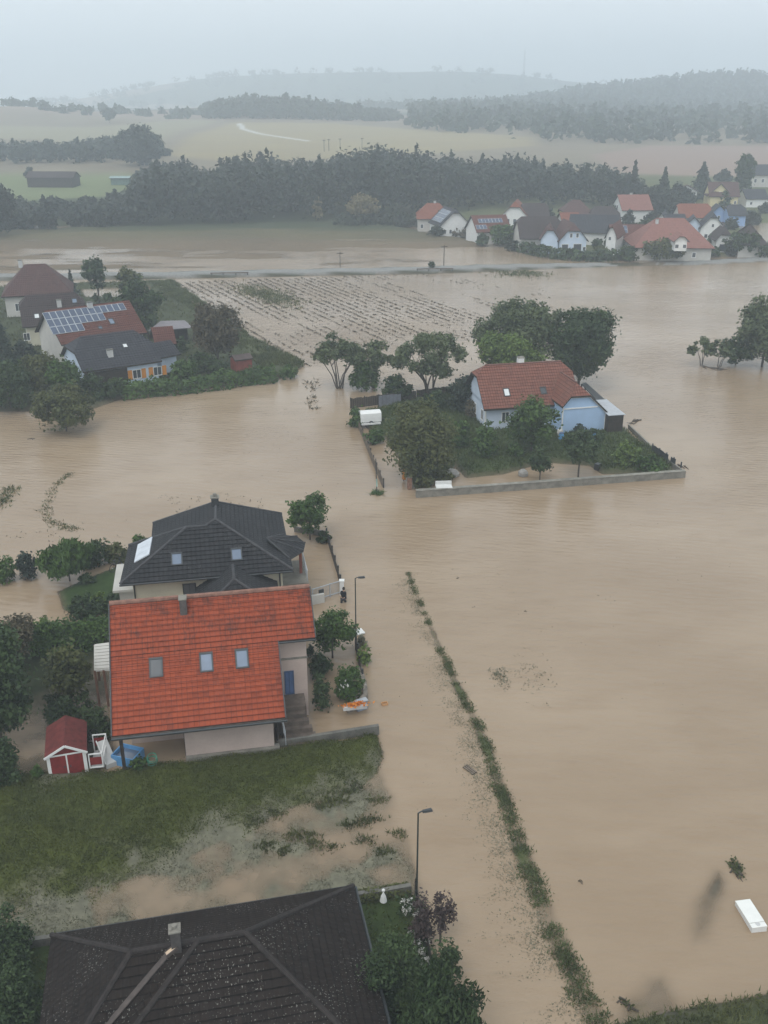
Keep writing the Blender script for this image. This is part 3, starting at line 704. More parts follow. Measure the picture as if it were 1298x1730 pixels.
def wall_window(root, c, d, w_, h_, frame=None, pane=None, name='window', proud=0.05, rim=0.08, bars=1):
    """c: centre on the wall face (local), d: outward unit direction (2D)"""
    d = np.array([d[0], d[1], 0.0]); s_ = np.array([-d[1], d[0], 0.0]); up = np.array([0, 0, 1.0]); c = np.array(c, float)
    mb = MB(); q = MB()
    def pad(m_, a0, a1, b0, b1, e0, e1): m_.hexa([c + s_ * a + up * b + d * e for a, b, e in ((a0, b0, e0), (a1, b0, e0), (a1, b0, e1), (a0, b0, e1), (a0, b1, e0), (a1, b1, e0), (a1, b1, e1), (a0, b1, e1))])
    a, b = w_ / 2, h_ / 2
    pad(mb, -a, a, -b, -b + rim, -0.02, proud + 0.03); pad(mb, -a, a, b - rim, b, -0.02, proud)
    pad(mb, -a, -a + rim, -b + rim, b - rim, -0.02, proud); pad(mb, a - rim, a, -b + rim, b - rim, -0.02, proud)
    for k in range(bars): pad(mb, -rim * 0.35, rim * 0.35, -b + rim, b - rim, -0.02, proud - 0.008)
    f = mb.build(name, frame or M_WHITE, root)
    pad(q, -a + rim, a - rim, -b + rim, b - rim, -0.02, 0.012); q.build('pane', pane or M_PANE, f)
    return f
def caps(root, lines, r, mat):
    mb = MB()
    for a, b in lines:
        a = np.array(a, float); b = np.array(b, float); n = max(2, int(np.linalg.norm(b - a) / 0.4))
        for i in range(n):
            p, q = a + (b - a) * i / n, a + (b - a) * (i + 1.02) / n; mb.tube([p + (0, 0, 0.02), q + (0, 0, 0.035)], [r * 1.08, r * 0.92], 7)
    return mb.build('ridge_cap', mat, root)
def gutter(root, pts, r=0.07, mat=None):
    mb = MB(); mb.tube(pts, r, 6); return mb.build('gutter', mat or M_METAL, root)

def village_house(label, l, r, eh, d, rise, k=0.0, gf=False, wall=None, roof=None, wins=(), oh=0.5, th=None, chim=None, name='house', cat='house', rows=None, group=None, solar=None, door=None, fine=False, base=-0.7):
    z = eh
    for _ in range(6):
        p, q = P(l[0], l[1], z), P(r[0], r[1], z); m_ = (p + q) / 2
        g = max(0.0, float(terrain(np.array([m_[0]]), np.array([m_[1] + 2.0]))[0])); z = g + eh
    wd = np.hypot(*(q - p)[:2])
    if th is None: th = math.atan2(q[1] - p[1], q[0] - p[0])
    else: th = R_(th)
    c = m_ + np.array([-math.sin(th), math.cos(th), 0]) * d / 2; c[2] = g
    W, D, rz = (d, wd, th + math.pi / 2) if gf else (wd, d, th)
    root = thing(name, label, cat, c, rz, group); fr = Fr(c, rz)
    e, zr, zk = eh, eh + rise, eh + rise * (1 - k); xr = W / 2 - k * D / 2 * 0.75 if k else W / 2; yk = D / 2 * k
    rb = MB(); t = 0.16
    for s in (-1, 1):
        pts = [(-W / 2, s * D / 2, e), (W / 2, s * D / 2, e)]
        if k < 1: pts += [(W / 2, s * yk, zk)]
        pts += [(xr, 0, zr), (-xr, 0, zr)]
        if 0 < k < 1: pts += [(-W / 2, s * yk, zk)]
        elif k == 0: pts = [(-W / 2, s * D / 2, e), (W / 2, s * D / 2, e), (W / 2, 0, zr), (-W / 2, 0, zr)]
        rb.slab(pts if s < 0 else pts[::-1], t, 0, 1, rows)
        if k: rb.slab([(s * W / 2, -yk, zk), (s * W / 2, yk, zk), (s * xr, 0, zr)], t, 0, 1, rows)
    ro = rb.build('roof', [roof, M_DWOOD], root)
    sl = rise / (D / 2); hw, hd = W / 2 - oh, D / 2 - oh
    zt = lambda y: min(e + (D / 2 - abs(y)) * sl, zk if k else 1e9) - t - 0.03
    wb = MB(); ze_ = e + (oh * sl) - t - 0.03
    if k >= 1: wb.box(-hw, hw, -hd, hd, base, ze_)
    else:
        ytop = max(yk - 0.0, 0.0) if k else 0.0
        prof = [(-hd, base), (hd, base), (hd, ze_), (ytop, zt(ytop)), (-ytop, zt(ytop)), (-hd, ze_)] if k else [(-hd, base), (hd, base), (hd, ze_), (0, zr - t - 0.03), (-hd, ze_)]
        for x, flip in ((-hw, 1), (hw, 0)):
            pp = [(x, a, b) for a, b in prof]; wb.poly(pp[::-1] if flip else pp)
        for y in (-hd, hd): wb.poly([(-hw, y, base), (hw, y, base), (hw, y, ze_), (-hw, y, ze_)] if y < 0 else [(hw, y, base), (-hw, y, base), (-hw, y, ze_), (hw, y, ze_)])
    wb.build('wall', wall, root)
    for face, s, zz, w_, h_ in wins:
        if face in 'FB':
            sg = -1 if face == 'F' else 1; cpt, dd = (s * -sg if face == 'B' else s, sg * hd, zz), (0, sg)
        else:
            sg = -1 if face == 'L' else 1; cpt, dd = (sg * hw, s * sg, zz), (sg, 0)
        if fine: wall_window(root, cpt, dd, w_, h_)
        else: wall_window(root, cpt, dd, w_, h_, rim=0.12, bars=0)
    if door:
        face, s, w_, h_, dm = door
        if face in 'FB': sg = -1 if face == 'F' else 1; cpt, dd = (s, sg * hd, h_ / 2 + 0.05), (0, sg)
        else: sg = -1 if face == 'L' else 1; cpt, dd = (sg * hw, s * sg, h_ / 2 + 0.05), (sg, 0)
        wall_window(root, cpt, dd, w_, h_, M_WHITE, dm, 'door', rim=0.1, bars=0)
    if chim:
        x, y, ch = chim; zz = e + (D / 2 - abs(y)) * sl; mb = MB(); mb.box(x - 0.35, x + 0.35, y - 0.3, y + 0.3, zz - 0.4, zz + ch, 0); mb.box(x - 0.42, x + 0.42, y - 0.37, y + 0.37, zz + ch, zz + ch + 0.08, 1)
        mb.build('chimney', [M_GREY, M_CONCD], ro)
    ax = axes((-1, -D / 2, e), (1, -D / 2, e), (0, 0, zr)) if not gf else axes((0, D / 2, e), (-1, D / 2, e), (0, 0, zr))
    if solar:
        for (a0, b0, nx, ny, pw, ph) in solar:
            o = (np.array([a0, -D / 2, e]) if not gf else np.array([-a0, D / 2, e])) + ax[1] * b0
            for i in range(nx):
                for j in range(ny):
                    mb = MB(); u, v, n = ax
                    cc = o + u * (i * pw + pw / 2) + v * (j * ph + ph / 2)
                    def pt(a, b, f): return cc + u * a + v * b + n * f
                    def pad(a, b, f0, f1, m): mb.hexa([pt(-a, -b, f0), pt(a, -b, f0), pt(a, b, f0), pt(-a, b, f0), pt(-a, -b, f1), pt(a, -b, f1), pt(a, b, f1), pt(-a, b, f1)], m)
                    pad(pw / 2 - 0.015, ph / 2 - 0.015, 0.06, 0.13, 0); pad(pw / 2 - 0.07, ph / 2 - 0.07, 0.125, 0.137, 1)
                    mb.build('solar_panel', [M_ZINC, M_SOLAR], root)
    root['_ax'] = 0; del root['_ax']
    return root, fr, ax, (W, D, e, zr, zk, xr)

def one(name, mat, root, f):
    mb = MB(); f(mb); return mb.build(name, mat, root)
# --- the red-roofed house
TH = R_(10.7)
fr = Fr(P(186, 1245, 2.8), TH)
red = thing('red_roof_house', 'house with a big orange-red tiled roof holding three roof windows', 'house', fr.o, TH)
ZE, ZR, HF, AL, AR = 2.8, 8.0, 5.86, 0.12, 11.95
sl_ = (ZR - ZE) / HF; p0, p1, p2 = (0, 0, ZE), (9, 0, ZE), (0, HF, ZR)
e1 = fr.hit(474, 1079, p0, p1, p2); e2 = fr.hit(527, 1074, p0, p1, p2); NE = round((e1[1] + e2[1]) / 2, 2); ZX = ZE + sl_ * NE
AM = 9.73
rb = MB(); RW = math.hypot(HF, ZR - ZE) / 24
k = round(math.hypot(NE, NE * sl_) / RW) * RW; NE = k / math.hypot(1, sl_); ZX = ZE + sl_ * NE
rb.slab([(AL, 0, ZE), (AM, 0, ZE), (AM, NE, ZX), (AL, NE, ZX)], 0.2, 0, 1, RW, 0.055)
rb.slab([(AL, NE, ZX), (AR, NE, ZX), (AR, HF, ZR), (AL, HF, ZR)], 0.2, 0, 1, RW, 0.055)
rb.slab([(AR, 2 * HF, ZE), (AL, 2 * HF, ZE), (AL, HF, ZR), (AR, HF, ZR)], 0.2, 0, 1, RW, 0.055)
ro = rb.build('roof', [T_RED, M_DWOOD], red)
caps(red, [((AL, HF, ZR + 0.03), (AR, HF, ZR + 0.03))], 0.15, pm('ridge_clay', (0.21, 0.115, 0.085), 0.85, 0.35, 2.5, 0.2))
def one(name, mat, root, f):
    mb = MB(); f(mb); return mb.build(name, mat, root)
for x, lo, hi in ((AL - 0.03, (0, ZE), (HF, ZR)), (AR + 0.03, (NE, ZX), (HF, ZR)), (AM + 0.03, (-0.02, ZE), (NE, ZX))):
    one('verge_board', M_METAL, red, lambda m: m.bar((x, lo[0], lo[1]), (x, hi[0], hi[1]), 0.06, 0.24))
mb = MB(); mb.box(AL - 0.05, AM + 0.08, -0.10, -0.005, ZE - 0.24, ZE - 0.03); mb.build('fascia', pm('weathered_fascia', (0.075, 0.062, 0.052), 0.8, 0.4, 2.5), red)
gutter(red, [(AL - 0.05, -0.17, ZE - 0.08), (AM + 0.1, -0.17, ZE - 0.10)], 0.075); gutter(red, [(AM, NE - 0.08, ZX - 0.08), (AR + 0.03, NE - 0.08, ZX - 0.09)], 0.06)
wb = MB(); g0 = fr.at(315, 1277, 0.4); g1 = fr.at(464, 1260, 0.4); GA0, GA1, GN = g0[0], g1[0], (g0[1] + g1[1]) / 2
wb.box(GA0, GA1, GN, GN + 0.35, -0.6, ZE + sl_ * GN - 0.26)
WN = NE + 0.55
wb.box(0.75, 9.35, 3.0, 2 * HF - 0.8, -0.6, ZE + 0.3); wb.box(GA0 + 0.3, GA1 - 0.1, GN + 0.35, 3.0, -0.6, ZE)
for x in (0.75, 11.45): wb.poly([(x, WN, -0.6), (x, 2 * HF - 0.8, -0.6), (x, 2 * HF - 0.8, ZE + 0.3), (x, HF, ZR - 0.3), (x, WN, ZE + sl_ * WN - 0.25)])
wb.poly([(9.35, 0.9, -0.6), (9.35, WN, -0.6), (9.35, WN, ZE + sl_ * WN - 0.25), (9.35, 0.9, ZE + sl_ * 0.9 - 0.25)])
wb.poly([(9.35, WN, -0.6), (11.45, WN, -0.6), (11.45, WN, ZX + 0.1), (9.35, WN, ZX + 0.1)])
wb.build('wall', M_PINK, red)
zt_ = fr.hit(496, 1112, (9, WN, 0), (11, WN, 0), (9, WN, 3))[2]; one('trim_band', M_CONC, red, lambda m: m.box(9.36, 11.5, WN - 0.03, WN + 0.02, zt_ - 0.07, zt_ + 0.07)); one('plinth', M_CONC, red, lambda m: m.box(GA0 - 0.02, GA1 + 0.3, GN - 0.25, GN + 0.2, -0.6, 0.42))
d0 = fr.hit(480, 1134, (9, WN, 0), (11, WN, 0), (9, WN, 3)); d1 = fr.hit(498, 1171, (9, WN, 0), (11, WN, 0), (9, WN, 3))
wall_window(red, ((d0[0] + d1[0]) / 2, WN, (d0[2] + d1[2]) / 2), (0, -1), abs(d1[0] - d0[0]), d0[2] - d1[2], M_BLUED, pm('blue_door_leaf', (0.07, 0.12, 0.24), 0.3, 0.2, 2, 0.5), 'door')
for (x, y), pn in (((264, 1128), glassm('dark_roof_glass', (0.025, 0.03, 0.035))), ((349, 1119), None), ((409, 1113), None)):
    roof_window(red, fr.hit(x, y, p0, p1, p2), axes(p0, p1, p2), 0.78, 1.18, pn, name='roof_window')
c = fr.hit(310, 1024, p0, p1, p2); mb = MB(); mb.box(c[0] - 0.2, c[0] + 0.2, HF - 0.85, HF - 0.3, ZR - 1.1, ZR + 0.28); mb.box(c[0] - 0.24, c[0] + 0.24, HF - 0.9, HF - 0.25, ZR + 0.28, ZR + 0.34, 1)
ch = mb.build('chimney', [pm('chimney_sheet', (0.085, 0.075, 0.07), 0.7, 0.3, 3), M_CONC], ro)
q = fr.at(213, 1277, 0.3); one('post', M_DWOOD, red, lambda m: m.box(q[0] - 0.09, q[0] + 0.09, 0.2, 0.38, -0.6, ZE)); one('post', M_DWOOD, red, lambda m: m.box(3.9, 4.05, 1.2, 1.35, -0.6, ZE + 0.5))
# steps to the blue door
SZ = max(d1[2] - 0.05, 0.9); mb = MB(); s0 = 9.45
mb.box(s0, 11.2, WN - 1.4, WN - 0.02, -0.6, SZ, 0)
for i in range(5):
    mb.box(s0 + 0.05 + 0.1 * i, 11.1 + 0.16 * i, WN - 1.4 - 0.34 * (i + 1), WN - 1.4 - 0.34 * i, -0.6, SZ - (SZ - 0.05) / 5.5 * (i + 1), 0)
mb.build('steps', pm('wet_step_stone', (0.10, 0.078, 0.062), 0.6, 0.3, 3), red)
mb = MB(); a, b = np.array([s0 + 0.02, WN - 0.4, SZ]), np.array([s0 + 0.3, WN - 3.1, 0.25])
for h_ in (0.45, 0.9): mb.tube([a + (0, 0, h_), a * 0.6 + b * 0.4 + (0, 0, h_), b + (0, 0, h_)], 0.025, 5)
for t in (0.0, 0.25, 0.5, 0.75, 1.0): q = a + (b - a) * t; mb.tube([q, q + (0, 0, 0.92)], 0.022, 5)
mb.build('railing', M_ZINC, red)
# white slatted terrace roof on the left side
c0, c1, c2, c3 = fr.at(190, 1084, 3.0), fr.at(160, 1088, 2.8), fr.at(160, 1130, 2.7), fr.at(190, 1128, 2.9)
mb = MB()
for i in range(8):
    f0, f1 = i / 8 + 0.012, (i + 1) / 8 - 0.012
    a, b = c0 + (c3 - c0) * f0, c0 + (c3 - c0) * f1; c_, d_ = c1 + (c2 - c1) * f1, c1 + (c2 - c1) * f0
    mb.slab([a, b, c_, d_], 0.05)
mb.bar(c2 - (0, 0, .12), c3 - (0, 0, .12), 0.09, 0.12); mb.bar(c1 - (0, 0, .12), c2 - (0, 0, .12), 0.09, 0.12)
mb.build('terrace_roof', M_PALE, red)
for q in (c2, c1, (c2 + c3) / 2): one('terrace_post', pm('brown_post', (0.14, 0.07, 0.045)), red, lambda m: m.box(q[0] - 0.07, q[0] + 0.07, q[1] - 0.07, q[1] + 0.07, -0.6, q[2] - 0.1))

# --- the black-roofed house behind it
fr = Fr(P(203, 987, 4.5), TH)
blk = thing('black_roof_house', 'cream house with a black tiled hipped roof directly behind the red roof', 'house', fr.o, TH)
E_ = 4.5; FL, FR_ = (0, 0, E_), (12.0, 0, E_); AF, AB = (6.82, 4.0, 7.15), (6.95, 7.3, 7.15)
LL, LR = (4.7, 3.56, E_ + 0.6625 * 3.56), (6.05, 3.56, E_ + 0.6625 * 3.56)
rb = MB(); kw = dict(t=0.2, m=0, me=1, rows=0.36, lift=0.05)
rb.slab([FL, FR_, AF, LR], **kw); rb.slab([FL, LR, LL], **kw); rb.slab([(0.25, 6.4, E_), FL, LL], **kw)
rb.slab([(6.05, 6.4, E_), (0.25, 6.4, E_), LL, LR], **kw); rb.slab([(1.9, 10.3, E_), (1.9, 3.0, E_), AF, AB], **kw)
rb.slab([FR_, (12.1, 10.3, E_), AB, AF], **kw); rb.slab([(12.1, 10.3, E_), (1.9, 10.3, E_), AB], **kw)
# low wing in front of it
W0, W1 = fr.at(395, 959, 5.15), fr.at(395, 982, 4.9); xa = (W0[0] + W1[0]) / 2; zw = 5.05
wl, wr = fr.at(330, 1006, 3.3)[0], fr.at(470, 992, 3.3)[0]; nf = W1[1] - 1.9; nb = 0.9
rb.slab([(wl, nf, 3.3), (xa, W1[1], zw), (xa, nb, zw), (wl, nb, 3.3)], **kw); rb.slab([(wr, nb, 3.3), (xa, nb, zw), (xa, W1[1], zw), (wr, nf, 3.3)], **kw)
rb.slab([(wl, nf, 3.3), (wr, nf, 3.3), (xa, W1[1], zw)], **kw)
ro = rb.build('roof', [T_BLACK, M_METAL], blk)
caps(blk, [(FL, LL), (LL, LR), (LR, AF), (AF, AB), (AF, FR_), ((xa, nb - .5, zw), (xa, W1[1], zw)), ((xa, W1[1], zw), (wl, nf, 3.3)), ((xa, W1[1], zw), (wr, nf, 3.3)), (AB, (12.1, 10.3, E_)), (AB, (1.9, 10.3, E_)), (LL, (0.25, 6.4, E_))], 0.10, pm('ridge_black', (0.05, 0.05, 0.053), 0.7, 0.3, 3))
wb = MB(); wb.box(0.75, 11.3, 0.75, 5.7, -0.6, E_ + 0.05); wb.box(2.6, 11.3, 5.7, 9.5, -0.6, E_ + 0.05); wb.box(wl + 0.6, wr - 0.6, nf + 0.5, 0.75, -0.6, 3.35)
wb.build('wall', M_CREAM, blk)
gutter(blk, [(-0.05, -0.08, E_ - 0.08), (12.05, -0.08, E_ - 0.1)], 0.07)
for x in (0.85, 11.1): one('downpipe', M_METAL, blk, lambda m: m.tube([(x, -0.05, E_ - 0.12), (x, 0.68, E_ - 0.5), (x, 0.68, -0.4)], 0.055, 6))
pf = (FL, FR_, AF)
for x, y in ((299, 945), (400, 937)): roof_window(blk, fr.hit(x, y, *pf), axes(*pf), 0.80, 1.05)
pl = ((0.25, 6.4, E_), FL, LL); c = fr.hit(244, 930, *pl); u, v, n = axes(*pl)
for i in range(3):
    mb = MB(); cc = c + u * (i - 1) * 1.02
    mb.hexa([cc + u * a + v * b + n * e for a, b, e in ((-.49, -.62, .06), (.49, -.62, .06), (.49, .62, .06), (-.49, .62, .06), (-.49, -.62, .13), (.49, -.62, .13), (.49, .62, .13), (-.49, .62, .13))]); mb.build('solar_panel', pm('pale_collector', (0.50, 0.53, 0.57), 0.25, 0.1, 2, 0.6), blk)
wc_ = fr.hit(321, 999, (0, 0.75, 0), (5, 0.75, 0), (0, 0.75, 3)); wall_window(blk, (wc_[0], 0.75, wc_[2]), (0, -1), 0.95, 1.3, M_METAL, glassm('curtain_glass', (0.10, 0.11, 0.12)))
c = fr.hit(367, 864, (12.1, 10.3, E_), AB, AF); mb = MB(); mb.box(6.6, 7.15, 6.55, 7.1, 6.6, 7.75); mb.box(6.54, 7.21, 6.49, 7.16, 7.75, 7.83, 1); mb.tube([(6.88, 6.8, 7.83), (6.88, 6.8, 8.05)], 0.14, 8, 1); mb.build('chimney', [M_METAL, M_CONC], ro)
# bay canopy over the balcony
ap = fr.at(450, 909, 5.75); ring = [fr.at(478, 903, 4.75), fr.at(502, 906, 4.45), fr.at(516, 917, 4.40), fr.at(513, 930, 4.40), fr.at(490, 944, 4.55)]
mb = MB()
for a, b in zip(ring[:-1], ring[1:]): mb.slab([ap, a, b], 0.12, 0, 1)
cb_ = mb.build('canopy', [T_BLACK, M_METAL], blk); caps(blk, [(ap, q) for q in ring], 0.06, MATS['ridge_black'])
mb = MB(); q = fr.at(508, 948, 3.4); mb.box(q[0] - 0.1, q[0] + 0.1, q[1] - 0.1, q[1] + 0.1, -0.5, 4.35); mb.build('canopy_post', pm('red_brown_post', (0.20, 0.055, 0.035)), blk)
mb = MB(); c0 = fr.at(478, 985, 2.4); c1 = fr.at(520, 975, 2.4); mb.box(11.3, c1[0], c0[1] - 0.3, c0[1] + 3.6, 2.2, 2.42, 0); mb.box(11.3, c1[0] - 0.5, c0[1], c0[1] + 3.0, -0.5, 2.2, 0); mb.build('balcony', M_CONC, blk)
mb = MB()
for i in range(9):
    y_ = c0[1] + 0.0 + 3.3 * i / 8; mb.tube([(c1[0] - 0.08, y_, 2.42), (c1[0] - 0.08, y_, 3.35)], 0.02, 4)
mb.bar((c1[0] - 0.08, c0[1] - 0.2, 3.35), (c1[0] - 0.08, c0[1] + 3.4, 3.35), 0.05, 0.05); mb.build('railing', M_ZINC, blk)
mb = MB(); c0 = fr.at(190, 996, 2.9); mb.box(c0[0], 0.7, c0[1], c0[1] + 4.4, 2.6, 2.78); mb.box(c0[0] + 0.4, 0.7, c0[1] + 0.4, c0[1] + 4.0, -0.5, 2.6); mb.build('side_annex', M_PALE, blk)

# --- the dark house at the bottom edge
TB = R_(12.2); fr = Fr(P(88, 1580, 2.8), TB)
btm = thing('dark_brown_roof_house', 'house with a lichen-spotted dark brown hipped roof at the bottom edge', 'house', fr.o, TB)
A_, R0, Wp = np.array([3.65, -4.15, 5.5]), np.array([7.95, -4.15, 5.5]), np.array([6.15, -4.15, 5.5])
NB, EB = -9.8, 2.8
BR, FRc = (12.95, 0, EB), (12.95, NB, EB)
plF = (A_, (5, -4.15, 5.5), (2.0, -8.3, EB)); V0 = fr.hit(292, 1592, *plF); V1 = fr.hit(179, 1730, *plF)
V1 = V0 + (V1 - V0) * (V0[2] - EB) / (V0[2] - V1[2])
plW = (R0, Wp, FRc); hB = fr.hit(232, 1730, *plW); hB = Wp + (hB - Wp) * (Wp[2] - EB) / (Wp[2] - hB[2])
rb = MB(); kw = dict(t=0.2, m=0, me=1, rows=0.34, lift=0.045)
rb.slab([BR, (0, 0, EB), A_, R0], **kw); rb.slab([FRc, BR, R0], **kw); rb.slab([(0, 0, EB), (0, -8.3, EB), A_], **kw)
rb.slab([(0, -8.3, EB), (V1[0], V1[1], V1[2]), V0, A_], **kw); rb.slab([hB, FRc, R0, Wp], **kw)
rb.slab([V1, Wp, V0], 0.15); rb.slab([V1, hB, Wp], 0.15)
ro = rb.build('roof', [T_DARK, M_METAL], btm)
caps(btm, [((0, 0, EB), A_), (A_, R0), (A_, (0, -8.3, EB)), (R0, BR), (R0, FRc), (Wp, hB)], 0.115, pm('ridge_dark', (0.024, 0.019, 0.017), 0.85, 0.4, 4))
mb = MB(); mb.bar(V0 + (0.1, -0.15, 0.0), V1 + (0, 0, 0.02), 0.22, 0.05); mb.build('valley_flashing', pm('flashing', (0.065, 0.052, 0.046), 0.6, 0.3, 3), ro)
wb = MB(); wb.box(0.7, 12.3, -7.6, -0.7, -0.3, EB + 0.1); wb.box(2.5, 12.3, NB + 0.7, -7.6, -0.3, EB + 0.1); wb.build('wall', M_PALE, btm)
gutter(btm, [(-0.05, 0.09, EB - 0.08), (13.0, 0.09, EB - 0.1)], 0.075); gutter(btm, [(13.04, 0.0, EB - 0.08), (13.04, NB, EB - 0.08)], 0.075)
c = fr.hit(299, 1608, *plF); zt_ = zat(1571, fr.world(c)[1] + 0.1); mb = MB(); mb.box(c[0] - 0.18, c[0] + 0.18, c[1] - 0.05, c[1] + 0.33, c[2] - 0.5, zt_, 0); mb.box(c[0] - 0.23, c[0] + 0.23, c[1] - 0.1, c[1] + 0.38, zt_, zt_ + 0.06, 1)
mb.tube([(c[0], c[1] + 0.16, zt_ + 0.07), (c[0], c[1] + 0.16, zt_ + 0.2)], 0.10, 10, 1); mb.tube([(c[0] - 0.14, c[1] + 0.05, zt_ + 0.07), (c[0] - 0.14, c[1] + 0.05, zt_ + 0.15)], 0.05, 8, 1); mb.build('chimney', [pm('chimney_slate', (0.055, 0.05, 0.047), 0.7, 0.3, 3), M_CONC], ro)
c = fr.hit(290, 1607, V0, V1, hB); roof_window(btm, c, axes(V0, V1, hB), 0.25, 0.5, pm('cream_panel', (0.55, 0.42, 0.30), 0.6, 0.1, 2), MATS['flashing'], 'roof_hatch', rim=0.04)

# --- the blue house on its walled island
TBL = R_(12.2); fr = Fr(P(818, 692, 3.0), TBL)
blu = thing('blue_house', 'light blue house with weathered red roof in the walled island garden', 'house', fr.o, TBL)
E_, Z_, HN = 3.0, 7.0, 4.35; s_ = (Z_ - E_) / HN; ZK = 6.0; NK = (ZK - E_) / s_; LW = 11.9
rb = MB(); kw = dict(t=0.18, m=0, me=1, rows=0.4, lift=0.04)
rb.slab([(0, 0, E_), (LW, 0, E_), (LW, NK, ZK), (LW - 1.1, HN, Z_), (1.3, HN, Z_), (0, NK, ZK)], **kw)
rb.slab([(LW, 2 * HN, E_), (0, 2 * HN, E_), (0, 2 * HN - NK, ZK), (1.3, HN, Z_), (LW - 1.1, HN, Z_), (LW, 2 * HN - NK, ZK)], **kw)
rb.slab([(0, 2 * HN - NK, ZK), (0, NK, ZK), (1.3, HN, Z_)], **kw); rb.slab([(LW, NK, ZK), (LW, 2 * HN - NK, ZK), (LW - 1.1, HN, Z_)], **kw)
XA, ZA, NFW = 10.4, 6.0, -2.8; sL, sR = 1.2, 0.93
xl = 8.4; xr_ = 14.1; zl = ZA - (XA - xl) * sL; zr_ = ZA - (xr_ - XA) * sR; zk = 4.74; xkl = XA - (ZA - zk) / sL; xkr = XA + (ZA - zk) / sR
rb.slab([(xl, NFW, zl), (xkl, NFW, zk), (XA, NFW + 1.3, ZA), (XA, 3.3, ZA), (xl, 0.7, zl)], **kw)
rb.slab([(xr_, NFW, zr_), (xr_, 3.3, zr_), (XA, 3.3, ZA), (XA, NFW + 1.3, ZA), (xkr, NFW, zk)], **kw)
rb.slab([(xkl, NFW, zk), (xkr, NFW, zk), (XA, NFW + 1.3, ZA)], **kw)
ro = rb.build('roof', [T_BLUEH, M_DWOOD], blu)
for ln in (((1.3, HN, Z_), (LW - 1.1, HN, Z_)), ((XA, NFW + 1.3, ZA), (XA, 3.2, ZA))): caps(blu, [ln], 0.11, pm('ridge_red', (0.15, 0.075, 0.06), 0.85, 0.3, 3))
wb = MB(); wb.box(0.55, LW - 0.5, 0.55, 2 * HN - 0.5, -0.5, E_ + 0.25)
for x in (0.55, LW - 0.5): wb.poly([(x, 0.55, E_), (x, 2 * HN - 0.5, E_), (x, 2 * HN - NK, ZK - 0.25), (x, NK, ZK - 0.25)])
wb.build('wall', pm('pale_blue_render', (0.46, 0.52, 0.60), 0.9, 0.07, 0.8, 0.2), blu); wb = MB(); FW = NFW + 0.3
fw = [(xl + 0.2, -0.5), (xr_ - 0.25, -0.5), (xr_ - 0.25, zr_ + 0.05), (xkr, zk - 0.2), (xkl, zk - 0.2), (xl + 0.2, zl + 0.05)]
wb.poly([(a, FW, b) for a, b in fw]); wb.poly([(xl + 0.2, 0.6, -0.5), (xl + 0.2, FW, -0.5), (xl + 0.2, FW, zl), (xl + 0.2, 0.6, zl)]); wb.poly([(xr_ - 0.25, FW, -0.5), (xr_ - 0.25, 3.2, -0.5), (xr_ - 0.25, 3.2, zr_), (xr_ - 0.25, FW, zr_)])
wb.build('gable_wall', M_BLUE, blu)
mb = MB()
for (a, b), (c_, d_) in zip(fw[1:], fw[2:] + fw[:1]):
    mb.bar((a, FW - 0.05, b), (c_, FW - 0.05, d_), 0.09, 0.16)
mb.build('white_trim', M_WHITE, blu); one('white_band', M_WHITE, blu, lambda m: m.bar((xl + 0.3, FW - 0.045, zl - 0.35), (xr_ - 1.3, FW - 0.045, zl - 0.30), 0.07, 0.14))
pf = ((0, 0, E_), (5, 0, E_), (0, HN, Z_)); roof_window(blu, fr.hit(856, 663, *pf), axes(*pf), 0.75, 1.1, pm('bright_blind', (0.62, 0.64, 0.64), 0.4, 0.05)); roof_window(blu, fr.hit(918, 660, *pf), axes(*pf), 0.75, 1.0, MATS['dark_roof_glass'])
wc_ = fr.hit(854, 703, (0, 0.55, 0), (1, 0.55, 0), (0, 0.55, 1)); wall_window(blu, (wc_[0], 0.55, 1.75), (0, -1), 0.95, 1.3)
one('white_trim', M_WHITE, blu, lambda m: m.box(0.41, 0.53, 0.6, 1.0, -0.4, E_ - 0.2))
for y_ in (2.2, 5.0): wall_window(blu, (0.55, y_, 1.7), (-1, 0), 0.9, 1.3)
c = fr.hit(881, 608, (0, HN, 7), (1, HN, 7), (0, HN, 8)); mb = MB(); mb.box(c[0] - 0.35, c[0] + 0.35, HN - 0.05, HN + 0.6, 6.4, 7.65); mb.box(c[0] - 0.4, c[0] + 0.4, HN - 0.1, HN + 0.65, 7.65, 7.73, 1); mb.build('chimney', [M_WHITE, M_CONC], ro)
# dark covered way and metal lean-to on its right
q = [fr.at(983, 648, 3.3), fr.at(990, 646, 3.3), fr.at(1026, 678, 2.75), fr.at(1012, 680, 2.75)]
o_ = fr.world(q[2]); cw = thing('carport', 'black flat-roofed carport between the blue gable and the metal shed', 'carport', (o_[0], o_[1], 0.4), TBL); f2 = Fr(o_, TBL)
mb = MB(); Q = [f2.loc(fr.world(a)) - (0, 0, 0.4) for a in q]; mb.slab(Q, 0.14); mb.build('roof', M_METAL, cw)
for a in Q: one('post', M_DWOOD, cw, lambda m: m.box(a[0] - 0.07, a[0] + 0.07, a[1] - 0.07, a[1] + 0.07, -0.6, a[2] - 0.1))
q = [fr.at(1029, 701, 2.55), fr.at(1057, 701, 2.55), fr.at(1024, 678, 2.75), fr.at(1011, 679.5, 2.75)]
o_ = fr.world(q[0]); sh = thing('lean_to_shed', 'dark wooden lean-to shed with a pale sheet metal roof', 'shed', (o_[0], o_[1], 0.3), TBL); f2 = Fr(o_, TBL)
Q = [f2.loc(fr.world(a)) - (0, 0, 0.3) for a in q]; bw = Q[1][0]; bd = max(Q[2][1], 5.0)
